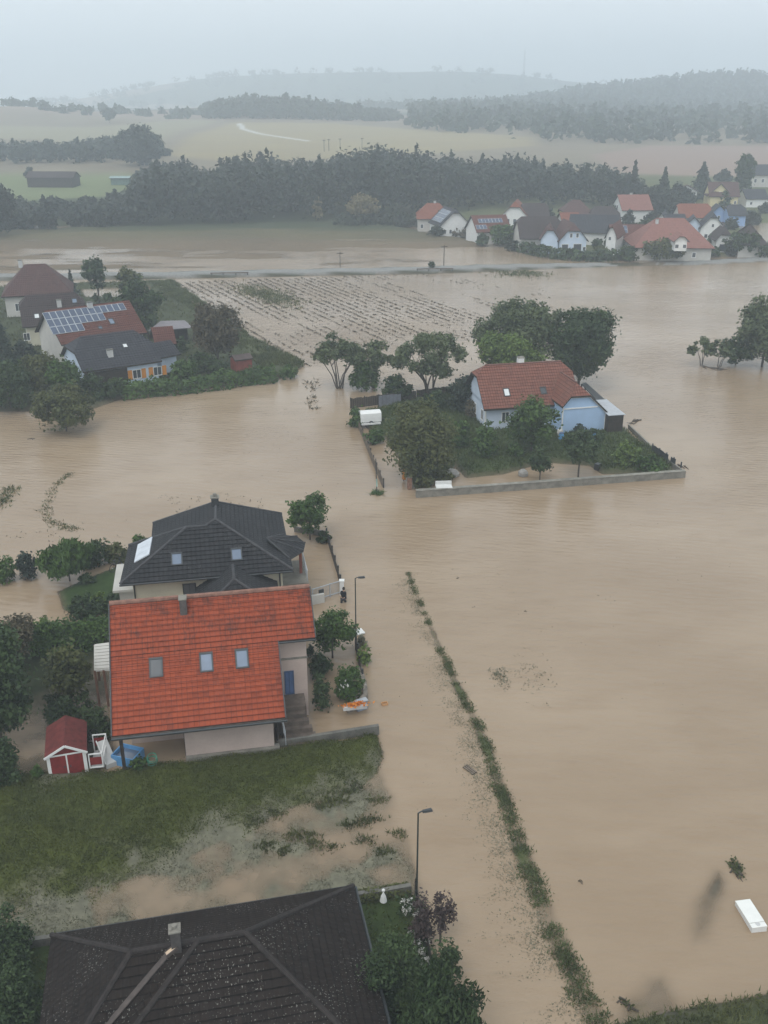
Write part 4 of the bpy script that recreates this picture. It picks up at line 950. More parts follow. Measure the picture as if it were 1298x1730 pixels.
mb = MB(); mb.slab([(-0.1, -0.2, Q[0][2]), (bw + 0.1, -0.2, Q[0][2]), (bw + 0.1, bd, Q[2][2] + 0.1), (-0.1, bd, Q[2][2] + 0.1)], 0.06); mb.build('roof', M_ZINC, sh)
mb = MB(); mb.box(0.05, bw - 0.05, 0.0, bd - 0.2, -0.7, Q[0][2] - 0.08)
for i in range(9): x = 0.05 + (bw - 0.1) * i / 8; mb.box(x - 0.03, x + 0.03, -0.03, 0.0, -0.7, Q[0][2] - 0.1)
mb.build('wall', M_DWOOD, sh)

# --- houses of the hamlet on the left
village_house('house with a large brown hipped roof near the flooded road', (2, 502), (124, 496), 3.7, 11.5, 4.6, 1.0, wall=M_PALE, roof=T_BROWN, wins=[('F', -3.5, 1.7, 1.1, 1.4), ('F', 3.2, 1.7, 1.1, 1.4)], chim=(-2.5, 0.2, 0.9), rows=0.45, fine=True)
r, f, ax, dm = village_house('house with a long umber roof between brown hip roof and solar roof', (38, 553), (150, 545), 3.1, 10, 4.0, 0.35, wall=M_CREAM, roof=T_DBROWN, wins=[('L', 1, 1.6, 1, 1.3), ('F', -4.5, 1.5, 1, 1.2)], chim=(1.0, -2.0, 0.9), rows=0.4, fine=True)
roof_window(r, np.array([-2.6, -dm[1] / 2, dm[2]]) + ax[1] * 2.0, ax, 0.8, 1.0, MATS['bright_blind']); roof_window(r, np.array([3.4, -dm[1] / 2, dm[2]]) + ax[1] * 4.6, ax, 0.8, 1.0)
r, f, ax, dm = village_house('house with rows of solar panels on its red-brown roof', (104, 583), (249, 562), 3.3, 11, 4.0, 0.0, wall=M_PALE, roof=T_REDBR, rows=0.4, fine=True, chim=(0.2, -0.4, 0.8),
    solar=[(-7.0, 4.9, 13, 1, 0.95, 1.45), (-7.0, 3.45, 9, 1, 0.95, 1.45), (-7.0, 2.0, 5, 1, 0.95, 1.45)], wins=[('F', -5.5, 1.5, 1.0, 1.2)])
roof_window(r, np.array([2.2, -dm[1] / 2, dm[2]]) + ax[1] * 3.1, ax, 0.8, 1.2); roof_window(r, np.array([0.1, -dm[1] / 2, dm[2]]) + ax[1] * 2.2, ax, 0.6, 0.6)
r, f, ax, dm = village_house('slate-grey roofed house with pale blue walls and orange shutters', (140, 629), (274, 610), 2.9, 10.5, 3.5, 0.45, wall=M_LBLUE, roof=T_GREYB, rows=0.4, fine=True, chim=(-1.0, -3.4, 0.8), wins=[('F', 1.9, 1.5, 1.2, 1.25), ('F', 4.8, 1.5, 1.2, 1.25)])
for x in (1.9, 4.8):
    for s in (-1, 1):
        y_ = -dm[1] / 2 + 0.5; mb = MB(); mb.box(x + s * 0.95 - 0.29, x + s * 0.95 + 0.29, y_ - 0.09, y_ - 0.02, 0.85, 2.15); mb.build('shutter', M_ORANGE, r)
mb = MB(); mb.box(-dm[0] / 2 + 0.3, 0.6, -dm[1] / 2 - 0.0 + 0.3, -dm[1] / 2 + 0.46, -0.5, 2.6); mb.build('dark_front', M_DWOOD, r)
roof_window(r, np.array([1.5, -dm[1] / 2, dm[2]]) + ax[1] * 3.6, ax, 0.7, 0.8, MATS['bright_blind'])
village_house('small brick-red roofed annex behind the slate-grey house', (262, 584), (299, 581), 2.6, 5.5, 2.1, 0.0, wall=M_PALE, roof=T_REDBR, name='annex', cat='annex', rows=0.4)
village_house('small grey-roofed side building with pale wall beside orange shutters', (270, 605), (306, 598), 2.4, 5, 1.6, 0.0, wall=M_LBLUE, roof=T_GREYB, name='side_building', cat='annex', rows=0.4)
q = [P(250, 559, 2.9), P(327, 553, 2.9), P(312, 541, 3.3), P(272, 542, 3.3)]; c = (q[0] + q[2]) / 2; cs = thing('open_shed', 'low open shed with a wide grey metal roof', 'shed', (c[0], c[1], 0.4))
mb = MB(); mb.slab([a - (c[0], c[1], 0.4) for a in q], 0.12); mb.build('roof', pm('purple_grey_sheet', (0.17, 0.155, 0.165), 0.5, 0.15, 1.2), cs)
for a in q + [(q[0] + q[1]) / 2]: a = a - (c[0], c[1], 0.4); one('post', M_DWOOD, cs, lambda m: m.box(a[0] - 0.1, a[0] + 0.1, a[1] - 0.1, a[1] + 0.1, -0.9, a[2] - 0.05))
b_ = q[3] * 0.75 + q[0] * 0.25 - (c[0], c[1], 0.4); d_ = q[2] * 0.75 + q[1] * 0.25 - (c[0], c[1], 0.4); mb = MB(); mb.bar((b_[0], b_[1], 0.9), (d_[0], d_[1], 0.9), 0.1, 2.8); mb.build('back_wall', M_DWOOD, cs)
village_house('little red wooden shed at the corner of the left hamlet garden', (397, 609), (428, 605), 1.7, 2.4, 0.5, 0.0, wall=pm('faded_red', (0.20, 0.055, 0.04)), roof=pm('felt_roof', (0.075, 0.055, 0.05)), name='garden_shed', cat='shed', oh=0.15)

# --- the village on the right, nearest row first
F2 = lambda *w: list(w)
V = village_house
V('pale blue house with a brown half-hipped roof and gable to the flood', (943, 407), (996, 409), 3.2, 13, 4.4, 0.42, True, M_LBLUE, T_BROWN, [('L', -2.0, 1.6, 1.8, 1.9), ('L', 1.2, 1.5, 2.2, 2.2), ('L', 3.0, 1.4, 0.9, 0.9), ('L', -0.6, 4.6, 0.8, 1.2), ('L', 1.0, 4.6, 0.8, 1.2)], th=4, group=None)
V('pale blue side wing with brown roof left of the blue gable', (914, 405), (944, 408), 3.4, 9, 3.6, 0.3, True, M_LBLUE, T_BROWN, [('L', 0.6, 1.5, 0.8, 1.1)], th=-8, name='house_wing', cat='house')
V('house under a broad brown roof behind the green bush', (878, 402), (955, 405), 3.0, 12, 5.0, 0.3, False, M_PALE, T_DBROWN, [('F', -5.5, 1.4, 1.0, 1.2), ('F', -3.5, 1.4, 1.0, 1.2)], th=3)
V('white gabled house with red roof carrying solar panels', (1022, 404), (1042, 403), 4.2, 13, 3.4, 0.2, True, M_WHITE, T_REDBR, [('L', 0.6, 1.5, 0.8, 1.2), ('L', -0.3, 4.2, 0.8, 1.0), ('F', -3, 1.5, 0.9, 1.2), ('F', 0, 1.5, 0.9, 1.2)], th=-22, solar=None)
V('low house with red roof joined right of the white gable', (1040, 403), (1086, 399), 3.0, 9, 2.8, 0.0, False, M_PALE, T_REDBR, [('F', -2, 1.4, 1, 1.2)], th=-4, solar=[(-4.2, 1.6, 4, 2, 1.0, 1.5)])
V('white house with a sloping gable under a slate roof', (975, 389), (1028, 398), 3.2, 11, 4.2, 0.0, False, M_WHITE, T_GREYB, [('F', 1.5, 1.4, 0.9, 1.2), ('L', 0, 1.5, 0.9, 1.2)], th=-14)
V('large salmon-red hipped house close to the right water edge', (1078, 410), (1206, 422), 3.1, 17, 6.2, 1.0, False, M_PALE, T_SALMON, [('F', 1.0, 1.4, 1.2, 1.5), ('F', 5, 1.4, 1.0, 1.3), ('F', -4, 1.4, 1.0, 1.3)], th=-4, oh=0.7, chim=(-3.5, -1.5, 0.9))
V('small dormer house front poking through the salmon-red roof', (1138, 408), (1166, 409), 5.4, 6, 1.7, 0.3, True, M_WHITE, T_SALMON, [('L', -0.9, 4.3, 1.0, 1.0), ('L', 0.9, 4.3, 1.0, 1.0)], th=-4, name='dormer_house', base=3.2)
V('garage with white front and dark umber roof by the water', (1208, 406), (1244, 408), 2.9, 9, 3.0, 0.5, True, M_WHITE, T_DBROWN, [('L', 0, 1.1, 2.6, 2.0)], th=-6, name='garage', cat='garage')
V('dark umber hipped house at the right edge by the water', (1246, 410), (1302, 412), 3.0, 11, 4.6, 1.0, False, M_PALE, T_DBROWN, [('F', 2.5, 1.4, 1.0, 1.3)], th=-3)
V('white gabled house with slate roof above the salmon-red roof', (1182, 388), (1226, 388), 3.3, 12, 4.2, 0.25, True, M_WHITE, T_GREYB, [('L', -1.5, 1.5, 1.0, 1.2), ('L', 1.5, 1.5, 1.0, 1.2), ('L', 0, 4.3, 0.8, 1.0)], th=-14)
V('pale side house with slate roof left of the white gable', (1160, 384), (1184, 388), 3.2, 9, 3.0, 0.0, True, M_LBLUE, T_GREYB, [('L', 0, 1.5, 0.9, 1.2)], th=-14)
V('dark-roofed bungalow with a small white gable', (1105, 377), (1128, 378), 3.0, 12, 2.8, 0.0, True, M_WHITE, T_GREYB, [('L', -0.8, 1.5, 1.2, 1.6), ('L', 1.0, 1.5, 1.2, 1.6)], th=-20)
V('long dark roof joined right of the small white gable', (1126, 378), (1162, 380), 2.7, 8, 2.6, 0.0, False, M_GREY, T_GREYB, [('F', 1.5, 1.3, 1.0, 1.0)], th=-2)
V('house with two-tone orange and red roof planes', (1150, 369), (1203, 368), 2.8, 11, 3.8, 0.2, False, M_PALE, T_ORANGE, [('F', -2, 1.3, 1.0, 1.1)], th=-3)
V('white two-storey house with red-grey roof by a brown pool', (1052, 356), (1104, 355), 3.8, 12, 4.4, 0.0, False, M_WHITE, T_SALMON, [('F', -2.5, 1.6, 1.2, 1.3), ('F', 2.5, 1.6, 0.9, 1.3), ('L', 0, 1.6, 1.4, 1.4), ('L', 0, 4.4, 1.2, 1.2)], th=6, chim=(-0.5, 0.3, 0.7))
V('yellow-walled house under a mottled brown hipped roof', (952, 363), (1003, 364), 4.2, 11, 4.0, 0.8, False, M_YEL, T_BROWN, [('F', -2.5, 2.0, 1.0, 1.3), ('F', 2.0, 2.0, 1.6, 1.6)], th=0)
V('dark brown roofed house with a pale blue gable slip', (884, 373), (932, 374), 3.4, 11, 4.6, 0.2, False, M_LBLUE, T_DBROWN, [('F', 2.6, 1.5, 0.9, 1.2)], th=4)
V('house with a faded orange roof and white balcony front', (850, 366), (888, 370), 4.2, 11, 4.6, 0.35, True, M_WHITE, T_ORANGE, [('L', -1.8, 3.0, 1.1, 1.8), ('L', 0.2, 3.0, 1.1, 1.8), ('L', 2.0, 3.0, 1.1, 1.8)], th=-12)
V('white house with solar panels above its red-brown roof', (804, 391), (868, 392), 2.8, 11, 4.0, 0.0, False, M_WHITE, T_REDBR, [('F', -4.5, 1.3, 1.0, 1.2)], th=14, solar=[(-3.6, 3.6, 7, 1, 1.0, 1.6), (-4.8, 1.2, 3, 1, 1.0, 1.6)])
V('grey house with rows of pale panels on a steep roof', (742, 379), (800, 380), 3.0, 12, 4.6, 0.2, True, M_WHITE, T_GREYB, [('L', -3.2, 1.5, 0.9, 1.3), ('L', -1.5, 1.5, 0.9, 1.3)], th=14, solar=[(-5.0, 1.2, 8, 3, 1.1, 1.5)])
V('reddish hipped house at the left end of the village', (704, 367), (762, 367), 3.6, 11, 4.2, 0.8, False, M_PALE, T_ORANGE, [('F', -3.5, 1.5, 1.0, 1.3), ('F', 2.5, 1.5, 1.2, 1.3)], th=0, chim=(0.5, 0.2, 0.7))
V('yellow house with steep brown roof below the tall dark tree', (1198, 330), (1252, 331), 3.6, 10, 4.6, 0.0, False, M_YEL, T_BROWN, [('F', 1.0, 1.6, 1.0, 1.2), ('F', 4.0, 1.6, 1.0, 1.2), ('L', 0, 1.6, 1.0, 1.2)], th=-4)
V('yellow gable front attached left of the yellow house', (1200, 328), (1234, 331), 3.6, 7, 4.2, 0.0, True, M_YEL, T_BROWN, [('L', -1.6, 1.6, 1.0, 1.2), ('L', 0, 4.6, 0.9, 1.0), ('L', 1.6, 1.6, 1.0, 1.2)], th=-8, name='house_wing', cat='house')
V('house with bright blue walls under a dark roof', (1234, 362), (1262, 361), 3.2, 9, 3.0, 0.4, False, pm('vivid_blue_render', (0.24, 0.36, 0.58), 0.9, 0.06), T_GREYB, [('F', -1, 1.4, 0.9, 1.2)], th=-3)
V('blue gabled annex left of the bright blue house', (1206, 358), (1226, 360), 3.0, 8, 2.2, 0.0, True, pm('vivid_blue_render', (0, 0, 0)), T_GREYB, [('L', 0, 1.4, 0.9, 1.2)], th=-8, name='annex', cat='annex')
V('white bungalow with grey-blue roof at the upper right edge', (1260, 334), (1302, 336), 2.8, 10, 3.0, 0.0, False, M_WHITE, T_GREYB, [('F', -2, 1.3, 1.0, 1.1)], th=3)
V('long white building with grey roof high at right edge', (1268, 290), (1312, 291), 4.6, 12, 3.8, 0.0, False, M_PALE, T_GREYB, [('F', -2.5, 2.4, 1.2, 1.6), ('F', 0.5, 2.4, 1.2, 1.6)], th=0)
V('white gabled house half hidden behind the village spruce', (1150, 318), (1172, 321), 4.0, 4, 2.2, 0.0, True, M_WHITE, T_BROWN, [('L', 0, 2.0, 1.0, 1.2)], th=-15)
V('grey-roofed house peeking between orange and dark brown roofs', (1000, 372), (1050, 372), 3.0, 10, 3.6, 0.5, False, M_PALE, T_DBROWN, [], th=0)
V('orange shed wall standing behind the white slate-roofed gable', (1212, 382), (1226, 383), 3.0, 4, 1.0, 0.0, False, pm('orange_render', (0.5, 0.3, 0.12), 0.9, 0.08), T_DBROWN, [], th=0, name='shed', cat='shed')
V('red-roofed house squeezed between grey and pale blue houses', (952, 380), (985, 382), 3.0, 9, 3.2, 0.0, False, M_PALE, T_ORANGE, [('F', 0, 1.4, 1, 1)], th=8)
# cabins on the far meadow
V('dark wooden barn on the far left meadow', (55, 286), (108, 289), 3.6, 9, 2.2, 0.0, False, M_DWOOD, T_DBROWN, [], th=-4, name='barn', cat='barn')
V('pale green field shelter on the far left meadow', (183, 291), (218, 291), 2.6, 5, 0.7, 0.0, False, pm('green_sheet', (0.10, 0.16, 0.14)), pm('green_grey_sheet', (0.22, 0.30, 0.29), 0.5), [], th=0, name='field_shelter', cat='shelter')

# ------------------------------------------------------------------ trees and shrubs
T = tree; B = bush
# left garden beside the red house
T('leafy_tree', 'big dark leafy tree at the left edge above the flooded garden', 0, 1255, 1056, 150, 'dark', cb=0.10, dens=1.1, lsk=0.0034)
T('leafy_tree', 'brownish tree behind the dark tree at the left edge', 24, 1128, 1036, 100, 'brown', cb=0.15)
T('leafy_tree', 'grey-green spreading tree touching the white slatted terrace roof', 122, 1192, 1080, 80, 'olive', cb=0.10, lsk=0.0034)
hedge('hedge', 'clipped bright green hedge behind the left garden trees', [(55, 1102), (120, 1096), (192, 1090)], 1.6, 2.1, 'green', ls=0.17)
B('light green shrub at the hedge end beside brown tree', 76, 1082, 1040, 62, 'lime')
B('dark spreading shrub beside the pale pool of flood water', 116, 1212, 1162, 100, 'dark')
B('dark shrub between red shed and the red-roofed house', 162, 1246, 1190, 62, 'dark')
B('bush at the left edge beside the red shed', 2, 1318, 1236, 80, 'dark')
B('tiny shrub at the left foot of the red shed', 64, 1309, 1292, 26, 'green')
B('small leafy plant under the eave beside the garden hose', 236, 1296, 1276, 36, 'green')
B('bush in the lower left corner above the low wall', 6, 1640, 1535, 120, 'dark')
B('bush in the bottom left corner beside the dark house', 22, 1745, 1630, 130, 'dark')
# garden of the black-roofed house
T('weeping_willow', 'weeping willow over the small lawn left of the black roof', 118, 982, 915, 104, 'green', 'willow', cb=0.22, droop=1.1, dens=1.3)
B('round green bush at left edge beside dark spiky shrub', 10, 982, 934, 46, 'green')
B('dark spiky shrub between round bush and weeping willow', 48, 977, 930, 42, 'spruce')
B('tall reedy shrub behind the weeping willow', 164, 952, 903, 62, 'dark')
B('olive bush between reedy shrub and black roof', 200, 950, 914, 42, 'olive')
B('bush poking out behind the black roof', 238, 920, 902, 34, 'green')
B('low mounded shrub on the small lawn', 150, 1046, 1002, 84, 'dark')
B('yellow-green shrub on top of the mounded bed', 168, 1022, 1000, 30, 'lime')
B('little shrub at the foot of the weeping willow', 148, 984, 968, 34, 'dark')
hedge('hedge', 'dark clipped box hedge at the corner of cream house', [(186, 1030), (224, 1034)], 1.4, 1.3, 'dark', ls=0.16)
T('small_tree', 'small round tree standing in brown water by the garden wall', 524, 912, 834, 78, 'green', cb=0.22)
B('low debris-covered shrub at foot of the round tree', 547, 915, 896, 30, 'dark')
# garden between the red house and the flooded street
T('small_tree', 'leafy garden tree beside the first street lamp', 562, 1112, 1024, 78, 'green', cb=0.10)
B('dark shrub beside the pink wall corner', 540, 1142, 1100, 44, 'dark')
B('small dark ball shrub against the pink wall', 524, 1108, 1084, 16, 'dark')
B('upright shrub right of the house steps', 545, 1197, 1132, 40, 'dark')
wr = B('rose bush with white flowers in the walled street corner bed', 590, 1182, 1116, 56, 'green')
q = [c for c in wr.children if c.name.startswith('crown')][0]
rng = np.random.default_rng(5); pts = rng.normal(size=(40, 3)) * (0.5, 0.5, 0.3) + (0.1, -0.2, 1.6); quads_mesh('blossoms', leaf_quads(pts, 0.13, None, rng), LEAF['white'], None, wr)
B('half-drowned green shrub outside the street garden wall', 616, 1122, 1086, 26, 'lime')
B('silted twiggy shrub beside the white floating board', 612, 1092, 1072, 20, 'silt')
# garden of the bottom house
T('ornamental_tree', 'thin plum-leaved tree leaning over the flooded street', 744, 1598, 1508, 54, 'plum', cb=0.30, dens=0.55)
B('dark plum shrub growing through the plank fence', 714, 1590, 1500, 46, 'plum', 0.8)
B('rounded dark bush outside the plank fence', 750, 1655, 1584, 66, 'dark')
B('large rounded green bush beside the bottom house', 655, 1712, 1572, 122, 'dark')
T('weeping_shrub', 'drooping green shrub at the bottom edge by the flooded street', 738, 1790, 1628, 150, 'dark', style='bush', cb=0, droop=1.3, dens=1.3, cat='shrub')
hedge('hedge', 'low ragged hedge along the bottom garden wall', [(606, 1518), (650, 1513), (692, 1507)], 0.7, 0.45, 'olive', ls=0.11)
# the blue house island
T('garden_tree', 'big round olive-brown tree by the island driveway', 706, 806, 680, 122, 'olive', cb=0.04, dens=1.2)
B('olive bush beside the brick gate post', 712, 824, 794, 46, 'olive')
B('dry olive bush behind the white slatted bench', 748, 814, 790, 48, 'olive')
T('garden_tree', 'bushy dark tree in front of the red island roof', 898, 762, 668, 90, 'green', cb=0.08)
B('dark shrub below the window of the blue house', 820, 770, 706, 46, 'green')
B('leafy shrub between olive tree and blue house', 774, 752, 704, 48, 'green')
T('garden_tree', 'round tree with visible trunk in the island puddle', 977, 808, 726, 76, 'dark', cb=0.30)
T('garden_tree', 'narrow small tree beside the island puddle', 912, 814, 750, 38, 'dark', cb=0.18)
B('light green shrub on the right of the island lawn', 1058, 786, 744, 48, 'lime')
B('low green bush in the right corner of the island', 1098, 798, 766, 60, 'green')
B('dark climbing shrub in front of the blue gable', 981, 742, 712, 30, 'spruce')
B('low dark shrub at the right of the blue gable foot', 1006, 744, 722, 34, 'dark')
B('bush behind the narrow tree on the island lawn', 872, 768, 744, 34, 'green')
B('dark tall shrub at the left corner of the blue house', 784, 692, 622, 58, 'spruce')
B('dark bush at the back fence of the island', 672, 674, 628, 60, 'dark')
B('green bush over the corner of the wooden fence', 606, 720, 682, 36, 'green')
B('green bush in front of the white trailer', 632, 748, 722, 40, 'green')
B('shrub leaning on back fence right of the grey panel', 735, 690, 652, 44, 'dark')
B('rusty brown shrub beside white house trim', 800, 705, 672, 34, 'brown')
T('willow', 'open-crowned willow standing in water left of the back fence', 574, 656, 556, 100, 'willow', 'tree', 'umbrella', 0.42, 0.9, stems=7)
T('willow', 'smaller willow between the two open-crowned willows', 632, 654, 567, 72, 'willow', 'tree', 'umbrella', 0.42, 0.9, stems=5)
B('dense dark shrub under the smaller willow', 618, 658, 598, 52, 'green')
T('willow', 'wide many-stemmed willow behind the island back fence', 727, 670, 549, 130, 'willow', 'tree', 'umbrella', 0.42, 0.95, stems=9)
T('willow', 'tall grey-green tree rising behind the red island roof', 882, 662, 492, 178, 'willow', 'tree', 'umbrella', 0.34, 1.0, stems=8, dy=6)
T('lime_tree', 'bright lime green tree behind the red island roof', 853, 662, 553, 104, 'lime', cb=0.15, dy=-1.5)
T('leafy_tree', 'dark dense tree right of the grey-green island tree', 977, 662, 517, 122, 'dark', cb=0.12, dy=2)
# tree group at the right edge
T('willow', 'leaning willow at the left end of the right tree group', 1184, 618, 567, 52, 'willow', 'tree', 'umbrella', 0.40, 0.9, stems=3)
T('willow', 'short willow second in the right tree group', 1212, 619, 568, 54, 'willow', 'tree', 'umbrella', 0.38, 0.9, stems=3)
T('leafy_tree', 'low dark tree third in the right tree group', 1243, 617, 566, 68, 'dark', cb=0.08)
T('leafy_tree', 'tall grey tree at the right edge above the flood', 1288, 620, 503, 104, 'willow', cb=0.08)
T('leafy_tree', 'olive tree standing alone in flood water at left', 112, 729, 650, 118, 'olive', cb=0.06)
# left hamlet
T('spruce', 'dark spruce at left edge of the left hamlet', 8, 632, 526, 84, 'spruce', style='cone', cb=0.02)
T('leafy_tree', 'dark tree on the bank at the left photo edge', 18, 690, 606, 92, 'dark', cb=0.05)
T('leafy_tree', 'yellowing olive tree left of the slate-grey house', 72, 672, 592, 74, 'olive', cb=0.06)
T('leafy_tree', 'green tree in front of the slate-grey roof corner', 112, 676, 602, 66, 'green', cb=0.05)
B('dark bush on the bank before the dark house front', 152, 672, 624, 66, 'dark')
B('dark bush left of the pale blue wall and shutters', 192, 670, 634, 44, 'dark')
B('spruce-green bush behind olive tree in the left hamlet', 45, 620, 572, 60, 'spruce')
T('poplar', 'grey-brown feathery tree right of the open metal shed', 369, 618, 500, 84, 'brown', cb=0.10)
T('leafy_tree', 'large dark tree behind the solar panel roof', 238, 566, 468, 84, 'dark', cb=0.06)
T('leafy_tree', 'brownish tree just behind the large dark hamlet tree', 221, 508, 448, 46, 'olive', cb=0.12)
T('leafy_tree', 'tall dark tree beside the road in the left hamlet', 168, 512, 428, 44, 'dark', cb=0.24)
T('conifer', 'small dark cone-shaped conifer near the brown hip roof', 123, 500, 456, 28, 'spruce', style='cone', cb=0.02)
T('sapling', 'small round sapling left in the flooded hamlet yard', 163, 514, 497, 13, 'dark', cb=0.3)
T('sapling', 'small round sapling right in the flooded hamlet yard', 184, 516, 493, 16, 'dark', cb=0.3)
T('leafy_tree', 'tiny dark treetop above the brown hipped roof', 70, 474, 450, 13, 'dark', cb=0.3)
hedge('hedge', 'long ragged hedge along the water edge of the hamlet', [(206, 672), (300, 664), (390, 652), (466, 642)], 2.6, 1.9, 'green', ls=0.32, rough=0.5)
B('bush beside pale wall right of the orange shutters', 312, 640, 602, 58, 'green')
B('bush beneath the grey-brown feathery tree', 340, 628, 590, 52, 'dark')
B('dark bush left of the little red shed', 372, 632, 606, 40, 'dark')
B('weedy bush at the hamlet corner in the flood', 486, 638, 614, 44, 'green')
B('bush hanging over the open metal shed', 300, 592, 566, 44, 'dark')
# road and village
B('single dark round bush beside the causeway', 730, 452, 441, 14, 'dark')
VG = 'shrubs and trees between the village houses'
T('garden_tree', 'round green tree by the broad brown roof', 849, 414, 376, 52, 'green', cb=0.03)
hedge('hedge', 'long dark clipped hedge before the pale blue village house', [(880, 424), (930, 436), (985, 441), (1042, 440)], 3.2, 2.4, 'dark', ls=0.75, rough=0.2)
T('garden_tree', 'wide olive-green tree before the salmon-red house', 1120, 440, 402, 76, 'olive', cb=0.03)
B('dark bush left of the salmon-red roof', 1060, 440, 414, 42, 'dark')
T('garden_tree', 'dark rounded tree before the umber house at right edge', 1254, 430, 388, 70, 'dark', cb=0.03)
B('brownish bush beside the right corner of salmon-red house', 1172, 432, 408, 30, 'brown')
T('spruce', 'broad dark spruce left of the yellow village house', 1183, 336, 273, 66, 'spruce', style='cone', cb=0.02)
T('poplar', 'tall dark columnar tree behind the yellow village house', 1254, 332, 255, 36, 'dark', cb=0.05)
T('spruce', 'pointed dark spruce between the wood and the village', 1117, 358, 282, 50, 'spruce', style='cone', cb=0.02)
T('pine', 'feathery pale pine at the right end of the wood', 1067, 350, 270, 36, 'forest', style='cone', cb=0.05)
T('leafy_tree', 'dark tree behind the white two-storey village house', 1110, 366, 312, 74, 'forest', cb=0.05)
for px, by, ty, wp, m in ((745, 392, 358, 30, 'dark'), (800, 396, 368, 36, 'dark'), (684, 382, 358, 50, 'forest'), (718, 386, 366, 36, 'forest'), (770, 398, 376, 44, 'brown'), (1032, 424, 398, 26, 'dark'), (1142, 350, 305, 44, 'forest'),
                          (1222, 350, 322, 26, 'dark'), (1090, 392, 366, 30, 'dark'), (1200, 420, 394, 30, 'dark'), (1098, 378, 356, 26, 'forest'), (1010, 420, 402, 22, 'dark'), (830, 402, 380, 24, 'forest'), (920, 384, 344, 44, 'forest'),
                          (1100, 434, 414, 34, 'dark'), (1150, 436, 414, 30, 'olive'), (1206, 432, 412, 26, 'dark'), (1000, 398, 378, 22, 'forest'), (1128, 384, 362, 24, 'dark'), (1048, 398, 376, 26, 'forest'), (905, 430, 414, 26, 'dark'), (868, 424, 404, 28, 'forest'), (790, 402, 384, 26, 'brown'), (738, 398, 378, 34, 'forest'), (815, 414, 392, 24, 'dark'), (895, 410, 386, 26, 'forest'), (965, 436, 416, 20, 'dark'), (1012, 436, 412, 28, 'olive'), (1070, 398, 374, 34, 'forest'), (1190, 434, 410, 26, 'dark'), (1238, 432, 404, 28, 'forest'), (1140, 396, 372, 22, 'dark'), (1292, 434, 408, 30, 'dark'), (1160, 346, 318, 34, 'forest'), (1216, 372, 348, 30, 'forest'), (1176, 376, 356, 24, 'dark'), (1270, 380, 352, 34, 'forest'), (1235, 388, 366, 34, 'forest'), (1290, 360, 340, 22, 'forest'), (1150, 362, 336, 40, 'forest'), (1030, 372, 340, 44, 'forest'), (880, 386, 362, 24, 'dark'), (1275, 312, 282, 40, 'forest'), (1222, 306, 284, 34, 'forest'), (1060, 380, 352, 24, 'forest')):
    near = min(((716, 'reddish hipped house'), (770, 'grey house with pale panels'), (830, 'solar white house'), (915, 'dark brown roofed house'), (1030, 'white solar gable'), (1090, 'white two-storey house'), (1145, 'two-tone roofed house'), (1200, 'white slate gable'), (1232, 'bright blue house'), (1285, 'long white building')), key=lambda a: abs(a[0] - px))[1]
    side = {(True): 'behind', (False): 'in front of'}[by < 390]
    B(f'{ {"dark": "dark", "forest": "grey-green", "brown": "brownish", "olive": "olive"}[m] } {"tall" if by - ty > 36 else "low" if by - ty < 24 else "round"} bush {side} the {near}, {"wide" if wp > 40 else "narrow" if wp < 27 else "medium"} crown', px, by, ty, wp, m, group=VG)
# edge of the wood
T('autumn_tree', 'pale yellowing tree at the foot of the wood', 615, 374, 327, 60, 'autumn', cb=0.05)
T('autumn_tree', 'slim pale tree left of the yellowing tree', 537, 374, 330, 20, 'autumn', cb=0.05)
hedge('hedge', 'grey-green hedge below the pale yellowing tree', [(566, 378), (612, 380), (662, 378)], 4, 3.0, 'forest', ls=1.0)
T('leafy_tree', 'large domed tree behind the far left meadow', 236, 280, 211, 92, 'forest', cb=0.05)
T('leafy_tree', 'dark tree at the left edge before the far meadow', -4, 398, 298, 70, 'forest', cb=0.03)
T('leafy_tree', 'lone round tree high on the hazy left hill', 186, 208, 181, 22, 'forest', cb=0.15)
B('bush beside the dark barn on the far meadow', 50, 300, 282, 20, 'forest')

# ------------------------------------------------------------------ woods (uncountable masses)
def wood(name, label, trees, per, ls, mat, flat=0.8, pointed=0.15):
    rng = np.random.default_rng(len(trees)); V = []
    for (x, y, z, h, w_) in trees:
        n = per; d = unit(rng.normal(size=(n, 3))); f = rng.random((n, 1)) ** 0.35
        if rng.random() < pointed:
            t = rng.random(n) ** 0.7; a = rng.random(n) * 6.283
            p = np.stack([np.cos(a) * t * w_ * 0.36, np.sin(a) * t * w_ * 0.36, h * 1.12 - t * h], 1)
        else:
            lump = 1 + 0.25 * np.sin(d[:, :1] * 5 + x) * np.cos(d[:, 2:] * 4 + y)
            p = d * f * lump * (w_ / 2, w_ / 2, h * 0.46) + (0, 0, h * 0.54)
        q = leaf_quads(p + (x, y, z), ls, d, rng); V.append(q)
    o = quads_mesh(name, np.concatenate(V), LEAF[mat]); tag(o, label, None, None, 'stuff')
def gpoly(pts): return np.array([G(a, b, )[:2] for a, b in pts])
def topx(q): return 649 + FPX * q[0] / depth(q)
rng = np.random.default_rng(3)
FW_ = gpoly([(-200, 396), (0, 390), (230, 381), (560, 373), (700, 366), (860, 352), (1000, 350), (1085, 352), (1085, 318), (900, 310), (700, 304), (430, 304), (232, 308), (224, 336), (170, 350), (60, 354), (-200, 362)])
pt = sample_poly(FW_, 560, rng); out = []
